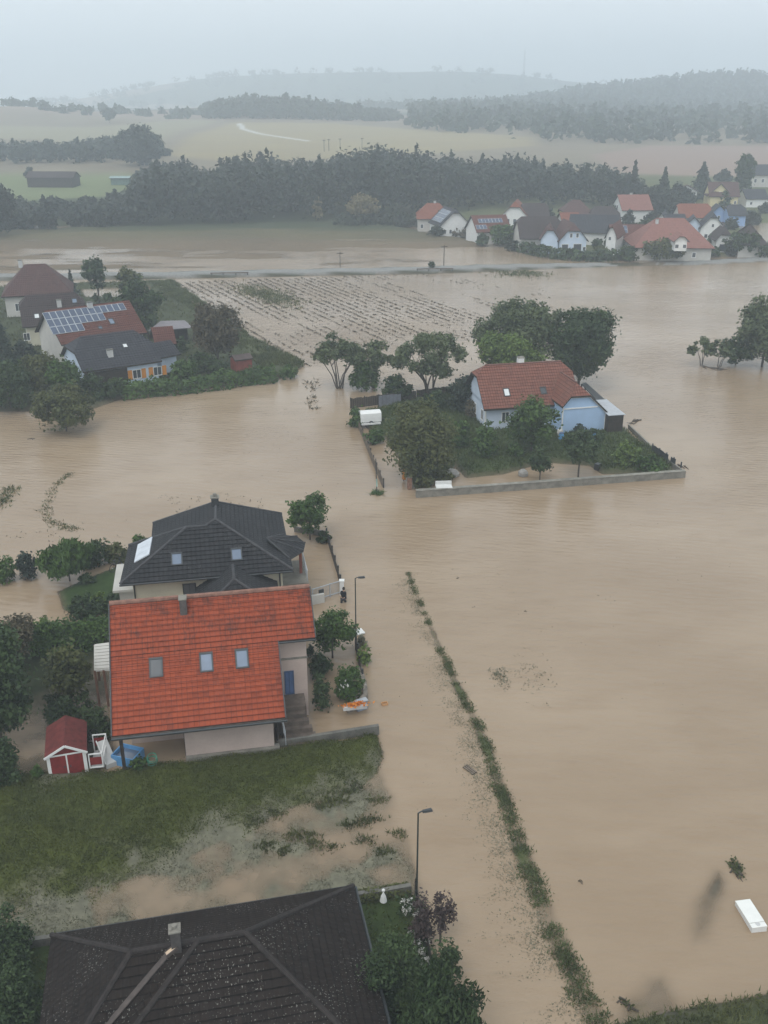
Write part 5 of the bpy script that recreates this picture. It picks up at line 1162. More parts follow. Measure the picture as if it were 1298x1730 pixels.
for x, y in pt:
    z = float(terrain(np.array([x]), np.array([y]))[0]); q = np.array([x, y, z]); px = topx(q)
    ty = np.interp(px, [-100, 0, 60, 150, 215, 235, 255, 300, 330, 352, 380, 440, 500, 560, 600, 650, 700, 760, 800, 870, 930, 1000, 1040, 1085], [310, 330, 325, 330, 318, 285, 266, 262, 268, 285, 260, 252, 262, 258, 242, 238, 248, 248, 262, 253, 264, 268, 278, 300])
    hm = zat(ty + rng.random() ** 1.3 * 26, y) - z; hmax = 8 if px < 220 else 23
    h = np.clip(hm, 5, hmax) * (0.82 + 0.18 * rng.random()); out.append((x, y, z - 0.3, h, h * (0.42 + 0.25 * rng.random()) + 2))
wood('forest', 'long grey-green wood across the valley behind the flooded field', out, 170, 1.15, 'forest')
FB = gpoly([(-260, 280), (0, 278), (150, 276), (285, 268), (285, 258), (0, 262), (-260, 264)]); out = []
for x, y in sample_poly(FB, 150, rng):
    z = float(terrain(np.array([x]), np.array([y]))[0]); px = topx(np.array([x, y, z])); ty = np.interp(px, [-260, 0, 60, 120, 190, 230, 275, 290], [228, 236, 236, 232, 226, 222, 238, 262])
    h = np.clip(zat(ty + rng.random() * 16, y) - z, 4, 20); out.append((x, y, z - 0.3, h, h * 0.6 + 3))
wood('forest_belt', 'hazy belt of trees behind the far left meadow', out, 130, 1.6, 'forest')
FH = gpoly([(395, 214), (415, 208), (520, 204), (640, 212), (672, 222), (660, 232), (560, 218), (440, 213)])
xs = np.linspace(P(395, 200, 20)[0] if False else -160, 20, 2); out = []
for _ in range(420):
    y = 930 + rng.random() * 150; px = 398 + rng.random() * 268
    x = (px - 649) / FPX * y * 1.08; z = float(terrain(np.array([x]), np.array([y]))[0])
    ty = np.interp(px, [396, 400, 410, 450, 520, 600, 640, 668], [196, 178, 166, 158, 161, 172, 184, 200]); h = np.clip(zat(ty + rng.random() * 14, y) - z, 6, 34)
    out.append((x, y, z - 0.5, h, 12 + rng.random() * 6))
wood('hill_wood', 'dark wooded knoll on the hazy hillside', out, 80, 2.6, 'forest', pointed=0.2)
out = []
for _ in range(9000):
    y = 640 + rng.random() ** 0.8 * 1150; x = -40 + rng.random() * 1450
    if x > y * 0.62: continue
    z = float(0); out.append([x, y, z])
A_ = np.array(out); A_[:, 2] = terrain(A_[:, 0], A_[:, 1])
pxa = 649 + FPX * A_[:, 0] / (A_[:, 1] * CP * 1.06)
m_ = ((pxa > 690) | (A_[:, 1] > 1420)) & (fbm(A_[:, 0] / 150, A_[:, 1] / 150, 77) + 0.4 * sstep(0, 160, A_[:, 0] - 40) > 0.30) & (A_[:, 1] > np.interp(A_[:, 0], [-200, -40, 16, 100, 260, 800], [1120, 1060, 800, 655, 625, 690]))
out = [(x, y, z - 1, 9 + 7 * rng.random(), 9 + 5 * rng.random()) for x, y, z in A_[m_]]
wood('hill_forest', 'wide hazy forest covering the hills at right', out, 26, 3.6, 'hillwood', pointed=0.3)
out = []
for _ in range(300):
    y = 2100 + rng.random() * 560; x = -900 + rng.random() * 1900; z = float(terrain(np.array([x]), np.array([y]))[0]); out.append((x, y, z - 1, 14, 22))
for k in range(46):
    px = rng.random() * 400 - 20; x = (px - 649) / FPX * 950 * 1.07; y = 930 + rng.random() * 70; z = float(terrain(np.array([x]), np.array([y]))[0]); out.append((x, y, z - 1, 4 + 6 * rng.random(), 8 + 6 * rng.random()))
wood('ridge_trees', 'scattered faint trees along the far hill ridges', out, 26, 4.4, 'hillwood')

# ------------------------------------------------------------------ grass, weeds, crops
def on_ground(xy): return np.column_stack([xy, terrain(xy[:, 0], xy[:, 1])])
p = on_ground(sample_poly(LAWNB, 34000)); zl_ = sstep(-3.6, 3.6, sdist_poly(p[:, 0], p[:, 1], LAWN)) + (fbm(p[:, 0] / 3.0, p[:, 1] / 3.0, 21) - 0.5) * 0.75 + (fbm(p[:, 0] / 0.9, p[:, 1] / 0.9, 22, 3) - 0.5) * 0.5 + RNG.normal(size=len(p)) * 0.08
k = (zl_ > 0.42) & (p[:, 2] > -0.05); blades('lawn_grass', p[k], 0.09, LEAF['lawn'], 'rough green grass on the rising bank above the water', 4, 0.12, 0.03)
p = on_ground(sample_poly(LAWNB, 20000)); k = (p[:, 2] > -0.07) & (p[:, 2] < 0.2) & (fbm(p[:, 0] / 1.6, p[:, 1] / 0.9, 95) > 0.44); blades('silted_grass', p[k], 0.07, LEAF['silt'], 'pale silt-covered grass emerging from shallow flood water', 4, 0.14, 0.03)
pc = np.array([P(a, b)[:2] for a, b in ((610, 1390), (590, 1394), (628, 1384), (575, 1358), (500, 1412), (516, 1410), (672, 1410), (452, 1430), (540, 1362), (560, 1350), (588, 1340), (436, 1388), (466, 1376), (620, 1420), (600, 1330), (640, 1352), (560, 1432), (480, 1440), (530, 1424), (648, 1440))])
p = np.concatenate([c + RNG.normal(size=(34, 2)) * (0.30, 0.20) for c in pc]); p = on_ground(p); p[:, 2] = np.maximum(p[:, 2], -0.03)
blades('weed_clumps', p, 0.2, LEAF['olive'], 'dark weed clumps standing in the silted lawn', 4, 0.07, 0.035)
p = on_ground(sample_poly(GARDB, 6000)); blades('garden_grass', p[p[:, 1] > 24], 0.12, LEAF['lawn'], 'short green grass around the bottom house', 4, 0.12, 0.03)
p = on_ground(sample_poly(BANK, 3500)); blades('bank_grass', p[p[:, 1] > 22], 0.22, LEAF['olive'], 'dark grass on the bank in the bottom right corner', 4, 0.1, 0.035)
t = RNG.random(3300); n_ = len(DITCH) - 1; i = np.minimum((t * n_).astype(int), n_ - 1); f = (t * n_ - i)[:, None]
c = DITCH[i] * (1 - f) + DITCH[i + 1] * f; wv = 0.12 + 0.30 * t
clump = fbm(t * 60, t * 0 + 3, 41) ; k = clump > 0.53 - 0.10 * t
off = np.clip(RNG.normal(size=len(t)), -1.5, 1.5) * wv * 0.8 + (fbm(t * 40, t * 0 + 9, 42) - 0.5) * wv * 1.6
p = np.column_stack([c[:, 0] + off, c[:, 1] + off * 0.25, np.full(len(t), -0.03)])
blades('ditch_weeds', p[k], 0.08 + 0.14 * RNG.random(k.sum()) * (0.5 + 0.5 * t[k]), LEAF['weed'], 'ragged line of green weeds emerging along the drowned ditch', 5, 0.13, 0.04)
t2 = RNG.random(2400); i = np.minimum((t2 * n_).astype(int), n_ - 1); f = (t2 * n_ - i)[:, None]; c = DITCH[i] * (1 - f) + DITCH[i + 1] * f
off = -np.abs(RNG.normal(size=len(t2))) * (0.5 + 0.6 * t2); k = fbm(t2 * 50, off, 43) > 0.45
p = np.column_stack([c[:, 0] + off - 0.2, c[:, 1] + off * 0.2, np.full(len(t2), -0.02)])
blades('silted_ditch_weeds', p[k], 0.06, LEAF['silt'], 'grey silted weeds trailing beside the drowned ditch', 5, 0.16, 0.04, lean=1.4)
def patch(name, label, pts, n, sp, h, mat, ne=4):
    cs = np.array([P(a, b)[:2] for a, b in pts]); i = RNG.integers(0, len(cs) - 1, n) if len(cs) > 1 else np.zeros(n, int)
    f = RNG.random((n, 1)); q = cs[i] * (1 - f) + cs[np.minimum(i + 1, len(cs) - 1)] * f + RNG.normal(size=(n, 2)) * sp
    D0 = float(cs[:, 1].mean()); blades(name, np.column_stack([q, np.full(n, -0.02)]), h, LEAF[mat], label, ne, 0.1 + 0.001 * D0, 0.02 + 0.0005 * D0, lean=0.9)
patch('floating_weeds', 'sparse drowned weeds in the middle of the open flood', [(838, 1132), (846, 1146), (856, 1160)], 60, (0.25, 0.35), 0.12, 'silt')
patch('floating_weeds', 'thin scatter of weeds right of the drowned weeds', [(888, 1120), (896, 1140), (905, 1150), (912, 1158)], 46, (0.9, 1.1), 0.10, 'silt')
patch('drowned_grass', 'curved line of drowned grass in the current at left', [(118, 800), (102, 812), (86, 838), (76, 862), (84, 880), (106, 890), (132, 896)], 150, (0.22, 0.3), 0.16, 'olive')
patch('drowned_grass', 'drowned grass tuft line at the left photo edge', [(18, 822), (8, 842), (0, 858)], 90, (0.5, 0.6), 0.25, 'olive')
patch('river_debris', 'dark scraps of debris in the current behind the black roof', [(330, 838), (345, 850), (420, 845), (200, 880), (20, 905), (40, 912)], 60, (2.6, 1.0), 0.12, 'brown', 3)
patch('river_debris', 'brushwood debris caught in the water beside left willow', [(525, 640), (530, 660), (526, 682), (532, 690)], 34, (0.4, 0.9), 0.32, 'brown', 4)
patch('floating_debris', 'tiny scraps of straw and twigs drifting over the whole flood', [(60, 800), (250, 720), (420, 760), (560, 800), (640, 900), (760, 960), (900, 1000), (1050, 1120), (1150, 900), (1220, 700)], 170, (3.0, 3.0), 0.06, 'brown', 2)
patch('straw_line', 'thin broken line of straw on the water off the drowned street', [(655, 1010), (668, 1090), (690, 1180), (720, 1290), (740, 1380)], 70, (0.9, 0.9), 0.05, 'brown', 2)
# crop rows in the drowned field
r0, r1 = P(285, 480)[:2], P(512, 616)[:2]; dr = (r1 - r0) / np.linalg.norm(r1 - r0); nr = np.array([-dr[1], dr[0]])
if nr[0] < 0: nr = -nr
L_ = 128.0; rows = []
for k in range(84):
    o = r0 + nr * (0.6 + k * 1.55) - dr * 6; n = 420; s_ = np.sort(RNG.random(n)) * L_
    q = o + dr * s_[:, None] + RNG.normal(size=(n, 2)) * 0.12; rows.append(q)
q = np.concatenate(rows); k = sdist_poly(q[:, 0], q[:, 1], CROPF) > -1.0; q = q[k]
sA, sC = (q - r0) @ dr, (q - r0) @ nr; dn = 1.15 * fbm(sC / 5.0, sA / 26, 51) + 0.55 * fbm(sC / 1.6, sA / 7, 55, 2); fade = -0.34 * sstep(12, 112, sC)
q = q[(dn + fade + 0.08 * RNG.normal(size=len(q))) > 0.80]
blades('crop_rows', np.column_stack([q, np.full(len(q), -0.04)]), 0.22, LEAF['crop'], 'rows of drowned crop plants showing above the flooded field', 4, 0.13, 0.07)
g2 = np.array([P(a, b)[:2] for a, b in ((430, 492), (470, 505), (455, 500))]); p = np.concatenate([c + dr * (RNG.normal(size=(220, 1)) * 5) + nr * (RNG.normal(size=(220, 1)) * 2.2) for c in g2])
p = np.concatenate([p, P(878, 462)[:2] + RNG.normal(size=(300, 2)) * (3.0, 2.6)])
blades('green_crop_patch', np.column_stack([p, np.full(len(p), -0.03)]), 0.35, LEAF['cropg'], 'fresh green patches in the flooded crop field', 4, 0.25, 0.10)
p = on_ground(sample_poly(STRIPG, 4200)); k = (p[:, 2] > -0.15) & (fbm(p[:, 0] / 5, p[:, 1] / 1.8, 61) > 0.40); blades('field_margin_plants', p[k], 0.5, LEAF['cropg'], 'strip of tall green field plants beside the hamlet', 4, 0.3, 0.10)
p = on_ground(sample_poly(BLUEG, 7000)); k = p[:, 2] > 0.1; blades('island_grass', p[k], 0.22 + 0.25 * (fbm(p[k][:, 0] / 3, p[k][:, 1] / 3, 62) > 0.55), LEAF['herb'], 'long green grass and herbs in the island garden', 4, 0.2, 0.06)
p = on_ground(sample_poly(LVILL, 5000)); k = p[:, 2] > 0.1; blades('hamlet_grass', p[k], 0.4, LEAF['olive'], 'rough garden grass between the hamlet houses', 4, 0.3, 0.09)

# ------------------------------------------------------------------ walls, fences, lamps
def wall_line(name, label, pts, h, t, mat, cat='wall', z0=-0.6, cap=None, ret=False):
    w3 = [P(a, b, 0) for a, b in pts]; c = np.array([np.mean([q[0] for q in w3]), np.mean([q[1] for q in w3]), 0.0])
    hs = h if hasattr(h, '__len__') else [h] * len(w3)
    mb = MB(); L = []; n = len(w3)
    for i, q in enumerate(w3):
        d = (w3[min(i + 1, n - 1)] - w3[max(i - 1, 0)])[:2]; d /= np.linalg.norm(d); L.append((q[:2] - c[:2], np.array([-d[1], d[0]]) * t / 2))
    for i in range(n - 1):
        (a, sa), (b, sb) = L[i], L[i + 1]
        mb.hexa([(*(a - sa), z0), (*(b - sb), z0), (*(b + sb), z0), (*(a + sa), z0), (*(a - sa), hs[i]), (*(b - sb), hs[i + 1]), (*(b + sb), hs[i + 1]), (*(a + sa), hs[i])])
    if cap is None:
        o = mb.build(name, mat, None, c); return tag(o, label, cat)
    root = thing(name, label, cat, c); mb.build('body', mat, root); mc = MB()
    for i in range(n - 1):
        (a, sa), (b, sb) = L[i], L[i + 1]; sa, sb = sa * 1.25, sb * 1.25
        mc.hexa([(*(a - sa), hs[i]), (*(b - sb), hs[i + 1]), (*(b + sb), hs[i + 1]), (*(a + sa), hs[i]), (*(a - sa), hs[i] + .06), (*(b - sb), hs[i + 1] + .06), (*(b + sb), hs[i + 1] + .06), (*(a + sa), hs[i] + .06)])
    mc.build('coping', cap, root); return root
def plank_fence(name, label, pts, h, mat, post, gap=2.0, board=0.16, cat='fence', hole=0.0):
    w3 = [P(a, b, 0)[:2] for a, b in pts]; c = np.array([*np.mean(w3, axis=0), 0.0]); root = thing(name, label, cat, c); rng = np.random.default_rng(len(pts) * 7)
    mb = MB(); posts = []
    for a, b in zip(w3[:-1], w3[1:]):
        d = b - a; Ln = np.linalg.norm(d); d = d / Ln; s_ = np.array([-d[1], d[0]]); n = int(Ln / board)
        for i in range(n):
            if rng.random() < hole: continue
            q0, q1 = a + d * (i * board + 0.012) - c[:2], a + d * ((i + 1) * board - 0.012) - c[:2]; hh = h * (0.95 + 0.08 * rng.random()); e = s_ * 0.014
            mb.hexa([(*(q0 - e), -0.4), (*(q1 - e), -0.4), (*(q1 + e), -0.4), (*(q0 + e), -0.4), (*(q0 - e), hh), (*(q1 - e), hh), (*(q1 + e), hh), (*(q0 + e), hh)])
        m = max(1, int(round(Ln / gap)))
        for i in range(m + (1 if b is w3[-1] else 0)): posts.append((a + d * Ln * i / m - c[:2], s_))
    mb.build('panel', mat, root)
    for q, s_ in posts:
        q = q + s_ * 0.08; one('post', post, root, lambda m_: m_.box(q[0] - 0.06, q[0] + 0.06, q[1] - 0.06, q[1] + 0.06, -0.6, h * 1.06))
    return root
wall_line('garden_wall', 'thick concrete flood wall along the near side of the island', [(703, 840), (800, 833), (960, 821), (1156, 806)], 0.70, 0.42, M_CONC, cap=pm('coping_stone', (0.21, 0.20, 0.17), 0.9, 0.3, 1.5))
wall_line('garden_wall', 'thin low wall along the right side of the island', [(1150, 803), (1105, 766), (1062, 724)], [0.7, 0.55, 0.5], 0.18, M_CONC)
plank_fence('wooden_fence', 'weathered wooden fence along the island driveway', [(598, 706), (612, 738), (630, 784), (647, 824)], 0.95, M_WOOD, M_DWOOD, 2.2, 0.2, hole=0.1)
plank_fence('wooden_fence', 'dark board fence along the back of the island garden', [(593, 690), (640, 684), (705, 676), (790, 664)], 1.3, M_DWOOD, M_DWOOD, 2.2, 0.25)
plank_fence('screen_panel', 'grey screen panel standing before the island back fence', [(640, 688), (678, 684)], 1.5, pm('blue_grey_screen', (0.13, 0.14, 0.16)), M_DWOOD, 2.2, 0.5, cat='screen')
plank_fence('wire_fence', 'thin fence of grey pickets on the right island edge', [(1100, 768), (1148, 800)], 1.2, M_METAL, M_METAL, 1.5, 0.5, hole=0.45)
wall_line('garden_wall', 'low weathered wall between lawn bank and red house', [(468, 1262), (540, 1252), (640, 1239)], [0.45, 0.5, 0.62], 0.25, M_CONCD)
plank_fence('garden_fence', 'dark fence running along the street beside the black roof', [(551, 906), (560, 936), (570, 970), (578, 1002)], 0.75, M_DWOOD, M_METAL, 1.6, 0.3)
wall_line('garden_wall', 'low wall closing the back of the drowned yard', [(498, 898), (525, 902), (551, 906)], 0.5, 0.2, M_CONCD)
wall_line('gate_wall', 'short white wall beside the metal yard gate', [(548, 1017), (527, 1021), (508, 1026)], 0.75, 0.22, M_PALE)
gt = P(560, 1012); ga, gb = P(528, 1018), P(577, 1003); d = gb - ga; gate = thing('yard_gate', 'pale metal gate at the mouth of the drowned yard', 'gate', ga, math.atan2(d[1], d[0])); gl = np.hypot(d[0], d[1])
one('gate_frame', M_ZINC, gate, lambda m: [m.box(0, gl, -0.03, 0.03, z_, z_ + 0.06) for z_ in (0.15, 1.1)] + [m.box(x_, x_ + 0.06, -0.035, 0.035, -0.3, 1.2) for x_ in (0, gl * 0.6, gl - 0.06)])
one('gate_bars', M_ZINC, gate, lambda m: [m.box(x_ + 0.02, x_ + 0.04, -0.012, 0.012, 0.1, 1.12) for x_ in np.linspace(0.1, gl - 0.1, 22)])
one('letter_box', M_METAL, gate, lambda m: m.box(0.55, 0.95, -0.14, -0.04, 0.5, 0.95))
gp = thing('gate_post', 'white gate post at the end of the dark street fence', 'post', P(578, 1004)); one('shaft', M_WHITE, gp, lambda m: m.box(-0.16, 0.16, -0.16, 0.16, -0.5, 1.15)); one('post_cap', M_WHITE, gp, lambda m: m.box(-0.2, 0.2, -0.2, 0.2, 1.15, 1.25))
plank_fence('garden_fence', 'dark wire fence along the street bed by the first lamp', [(600, 1090), (606, 1122), (611, 1150)], 0.85, M_DWOOD, M_METAL, 1.4, 0.22, hole=0.15)
wall_line('planter_wall', 'curved stone wall round the street corner bed', [(608, 1138), (617, 1168), (618, 1184), (608, 1196), (586, 1203)], 0.55, 0.28, pm('planter_stone', (0.20, 0.175, 0.145), 0.9, 0.4, 4, 0.2, 0.02))
fl = P(600, 1197, 0.55); o = thing('flower_trough', 'orange flowers in a stone trough on the curved wall', 'flowers', fl, 0.2); one('trough', M_GREY, o, lambda m: m.box(-0.75, 0.75, -0.15, 0.15, 0.0, 0.22))
quads_mesh('flowers', leaf_quads(np.random.default_rng(3).normal(size=(170, 3)) * (0.36, 0.11, 0.06) + (0, 0, 0.32), 0.13), LEAF['orange'], None, o)
bx = thing('meter_box', 'grey-blue metal box at the end of curved wall', 'box', P(611, 1198, 0.0), 0.5); one('cabinet', pm('blue_grey_box', (0.22, 0.25, 0.30)), bx, lambda m: m.box(-0.35, 0.35, -0.16, 0.16, -0.4, 0.62)); one('lid', M_ZINC, bx, lambda m: m.box(-0.39, 0.39, -0.2, 0.2, 0.62, 0.68))
wall_line('garden_wall', 'low dark wall between silted lawn and bottom garden', [(602, 1532), (650, 1525), (694, 1517)], 0.85, 0.22, M_CONCD)
wall_line('garden_wall', 'low dark wall left of the dark brown roof', [(-60, 1628), (20, 1617), (92, 1606)], 0.9, 0.22, M_CONCD)
plank_fence('plank_fence', 'leaning dark plank fence along street by the plum tree', [(701, 1512), (709, 1552), (718, 1595), (729, 1645)], 1.0, M_DWOOD, M_DWOOD, 1.8, 0.15)
def lamp(px, by, ty, label, rz):
    b = P(px, by, 0); h = zat(ty, b[1]); r = thing('street_lamp', label, 'street lamp', b, rz, 'street lamps along the drowned street')
    one('pole', pm('green_black_pole', (0.022, 0.030, 0.026), 0.5, 0.2, 3, 0.5), r, lambda m: m.tube([(0, 0, -0.6), (0, 0, 1.1), (0, 0, h - 0.05)], [0.055, 0.048, 0.038], 8))
    one('base_sleeve', M_METAL, r, lambda m: m.tube([(0, 0, -0.6), (0, 0, 0.95)], 0.075, 8))
    one('arm', M_METAL, r, lambda m: m.tube([(0, 0, h - 0.06), (0.12, 0, h + 0.0), (0.3, 0, h + 0.02)], 0.035, 6))
    hd = one('lamp_head', M_METAL, r, lambda m: m.hexa([(0.2, -0.07, h - 0.05), (0.68, -0.1, h - 0.03), (0.68, 0.1, h - 0.03), (0.2, 0.07, h - 0.05), (0.22, -0.05, h + 0.05), (0.62, -0.07, h + 0.06), (0.62, 0.07, h + 0.06), (0.22, 0.05, h + 0.05)]))
    one('lens', M_PANE, hd, lambda m: m.box(0.3, 0.62, -0.07, 0.07, h - 0.065, h - 0.045))
lamp(602, 1098, 976, 'tall black street lamp beside the garden of the red house', 0.15)
lamp(704, 1530, 1372, 'tall black street lamp at the corner of the silted lawn', 0.25)
# sign post in the current
sp = thing('sign_post', 'thin post standing in the flood at the island corner', 'post', P(637, 833)); one('pole', M_METAL, sp, lambda m: m.tube([(0, 0, -0.5), (-0.1, 0, 3.6)], 0.05, 6)); one('sleeve', pm('pale_green', (0.25, 0.36, 0.31)), sp, lambda m: m.tube([(0, 0, 0.7), (-0.02, 0, 1.5)], 0.085, 6))
patch('caught_grass', 'tuft of grass caught at the foot of thin post', [(637, 834), (638, 834)], 40, (0.25, 0.2), 0.3, 'green')
bp = thing('gate_pillar', 'short brick pillar at the island driveway mouth', 'pillar', P(692, 826), 0.2); one('shaft', M_BRICK, bp, lambda m: m.box(-0.2, 0.2, -0.2, 0.2, -0.6, 1.25)); one('pillar_cap', M_CONC, bp, lambda m: m.box(-0.25, 0.25, -0.25, 0.25, 1.25, 1.35))
tp = thing('orange_marker', 'orange tarpaulin tied to a post by the driveway', 'tarpaulin', P(682, 812)); one('post', M_DWOOD, tp, lambda m: m.tube([(0, 0, -0.5), (0, 0, 1.6)], 0.05, 6)); one('sheet', pm('orange_sheet', (0.50, 0.19, 0.03), 0.6, 0.2, 3), tp, lambda m: m.hexa([(-0.16, -0.1, 0.2), (0.2, -0.14, 0.1), (0.24, -0.08, 0.1), (-0.12, -0.04, 0.2), (-0.1, -0.1, 1.3), (0.06, -0.12, 1.35), (0.08, -0.06, 1.35), (-0.08, -0.04, 1.3)]))

# ------------------------------------------------------------------ things in the gardens
# the small red shed
village_house('small red shed with white corner trims beside the lawn bank', (75, 1281), (147, 1269), 1.55, 3.0, 0.62, 0.0, True, M_RED, pm('red_felt', (0.115, 0.022, 0.018), 0.8, 0.35, 3), (), oh=0.14, name='garden_shed', cat='shed', base=-0.9)
shed = [o for o in bpy.data.objects if o.get('label', '').startswith('small red shed')][0]
rf = [c for c in shed.children if c.name.startswith('roof')][0]
wl = [c for c in shed.children if c.name.startswith('wall')][0]; lo = np.array([v.co for v in wl.data.vertices]).min(0); hi = np.array([v.co for v in wl.data.vertices]).max(0)
xf, y0_, y1_ = lo[0], lo[1], hi[1]; ze_ = 1.55
for y_ in (y0_, y1_): one('corner_trim', M_WHITE, shed, lambda m: m.box(xf - 0.04, xf + 0.05, y_ - 0.06, y_ + 0.06, -0.5, ze_ - 0.05))
for a, b in (((y0_ - 0.16, ze_ - 0.07), (0, ze_ + 0.58)), ((0, ze_ + 0.58), (y1_ + 0.16, ze_ - 0.07))): one('barge_board', M_WHITE, shed, lambda m: m.bar((xf - 0.17, a[0], a[1]), (xf - 0.17, b[0], b[1]), 0.05, 0.13))
for y_ in (-0.46, 0.46):
    dr_ = one('door', M_RED, shed, lambda m: m.box(xf - 0.045, xf - 0.005, y_ - 0.42, y_ + 0.42, -0.5, ze_ - 0.12)); one('handle', M_METAL, dr_, lambda m: m.box(xf - 0.07, xf - 0.046, y_ * 0.35 - 0.03, y_ * 0.35 + 0.03, 0.6, 0.75))
for y_ in (-0.92, 0.0, 0.92): one('door_trim', M_WHITE, shed, lambda m: m.box(xf - 0.06, xf - 0.046, y_ - 0.04, y_ + 0.04, -0.5, ze_ - 0.1))
one('lintel', M_WHITE, shed, lambda m: m.box(xf - 0.062, xf - 0.046, -1.0, 1.0, ze_ - 0.1, ze_ + 0.0))
# white framed porch with red panels
q = P(152, 1298, 0.3); rk = thing('play_porch', 'white-framed wooden porch with red panels beside the red shed', 'porch', q, R_(10)); 
def frame2(m, x0, x1, y, z0, z1, w_=0.06):
    m.box(x0, x1, y - w_ / 2, y + w_ / 2, z0, z0 + w_); m.box(x0, x1, y - w_ / 2, y + w_ / 2, z1 - w_, z1); m.box(x0, x0 + w_, y - w_ / 2, y + w_ / 2, z0 + w_, z1 - w_); m.box(x1 - w_, x1, y - w_ / 2, y + w_ / 2, z0 + w_, z1 - w_)
one('front_frame', M_WHITE, rk, lambda m: frame2(m, 0, 0.78, 0, 0.0, 0.98)); one('front_panel', M_RED, rk, lambda m: m.box(0.07, 0.71, -0.012, 0.012, 0.22, 0.72))
one('back_frame', M_WHITE, rk, lambda m: frame2(m, 0.1, 0.9, 1.5, 0.0, 1.2)); one('back_panel', M_RED, rk, lambda m: m.box(0.17, 0.83, 1.488, 1.512, 0.4, 0.95))
one('side_rail', M_WHITE, rk, lambda m: [m.bar((0.75, 0.03, 0.95), (0.87, 1.46, 1.17), 0.05, 0.06), m.bar((0.75, 0.03, 0.5), (0.87, 1.46, 0.6), 0.05, 0.06)]); one('floor', M_GREY, rk, lambda m: m.box(0.08, 0.8, 0.05, 1.44, -0.05, 0.05))
sl = thing('slide_panel', 'grey weathered ramp panel beside the white-framed porch', 'panel', P(183, 1294, 0.2), R_(35)); one('board', M_GREY, sl, lambda m: m.hexa([(-0.1, 0, -0.3), (0.5, 0, -0.3), (0.5, 1.3, -0.3), (-0.1, 1.3, -0.3), (-0.1, 0, 0.1), (0.5, 0, 0.1), (0.5, 1.3, 0.9), (-0.1, 1.3, 0.9)])); one('edge_rail', M_WHITE, sl, lambda m: m.bar((-0.13, 0, 0.18), (-0.13, 1.3, 0.98), 0.05, 0.12))
tb = thing('blue_trough', 'blue plastic pool edge under the eave of the red house', 'pool', P(189, 1289, 0.1), R_(-18)); one('side', M_BLUEP, tb, lambda m: [m.box(0, 1.45, 0, 0.07, -0.4, 0.55), m.box(0, 0.07, 0.07, 1.2, -0.4, 0.55), m.box(1.38, 1.45, 0.07, 1.2, -0.4, 0.55), m.box(0.07, 1.38, 1.13, 1.2, -0.4, 0.55)]); one('pool_water', M_SKYL, tb, lambda m: m.box(0.07, 1.38, 0.07, 1.13, 0.1, 0.3))
hz = thing('garden_hose', 'coiled green garden hose on the lawn bank under the eave', 'hose', P(258, 1290, 0.42)); mb = MB(); n_ = 70; mb.tube([(0.28 * math.cos(k * 0.36) * (1 + 0.1 * math.sin(k * 1.7)), 0.2 * math.sin(k * 0.36), 0.12 + 0.34 * abs(math.sin(k * 0.05)) + 0.16 * math.sin(k * 0.36)) for k in range(n_)], 0.022, 5); mb.build('coil', pm('hose_green', (0.04, 0.20, 0.13), 0.4), hz)
rng = np.random.default_rng(4); wd = thing('white_rubble', 'white broken blocks washed behind the red shed', 'rubble', P(166, 1250, 0.1), 0.4)
for k in range(5): x_, y_, a_ = rng.normal() * 0.4, rng.normal() * 0.25, 0.14 + 0.12 * rng.random(); one('block', M_PALE, wd, lambda m: m.bar((x_ - a_, y_, 0.1 + 0.1 * k % 0.3), (x_ + a_, y_ + a_ * 0.6, 0.2), a_ * 1.2, a_))
bc = thing('bicycle', 'dark bicycle leaning by the terrace of the cream house', 'bicycle', P(199, 962, 0.25), R_(60))
for x_ in (-0.52, 0.52):
    w_ = one('wheel', M_METAL, bc, lambda m: m.tube([(x_ + 0.33 * math.cos(k * math.pi / 9), 0, 0.33 + 0.33 * math.sin(k * math.pi / 9)) for k in range(19)], 0.028, 5)); one('hub', M_ZINC, w_, lambda m: m.tube([(x_, -0.05, 0.33), (x_, 0.05, 0.33)], 0.04, 6))
one('frame', M_METAL, bc, lambda m: [m.tube([a, b], 0.025, 5) for a, b in (((-0.52, 0, 0.33), (-0.1, 0, 0.3)), ((-0.1, 0, 0.3), (0.36, 0, 0.75)), ((-0.52, 0, 0.33), (-0.2, 0, 0.8)), ((-0.1, 0, 0.3), (-0.22, 0, 0.9)), ((-0.2, 0, 0.8), (0.34, 0, 0.8)), ((0.52, 0, 0.33), (0.33, 0, 0.95)))]); one('saddle', M_METAL, bc, lambda m: m.hexa([(-0.36, -0.09, 0.9), (-0.1, -0.03, 0.9), (-0.1, 0.03, 0.9), (-0.36, 0.09, 0.9), (-0.36, -0.08, 0.96), (-0.1, -0.02, 0.95), (-0.1, 0.02, 0.95), (-0.36, 0.08, 0.96)])); one('handlebar', M_METAL, bc, lambda m: m.tube([(0.25, -0.28, 1.0), (0.34, 0, 0.96), (0.25, 0.28, 1.0)], 0.022, 5))
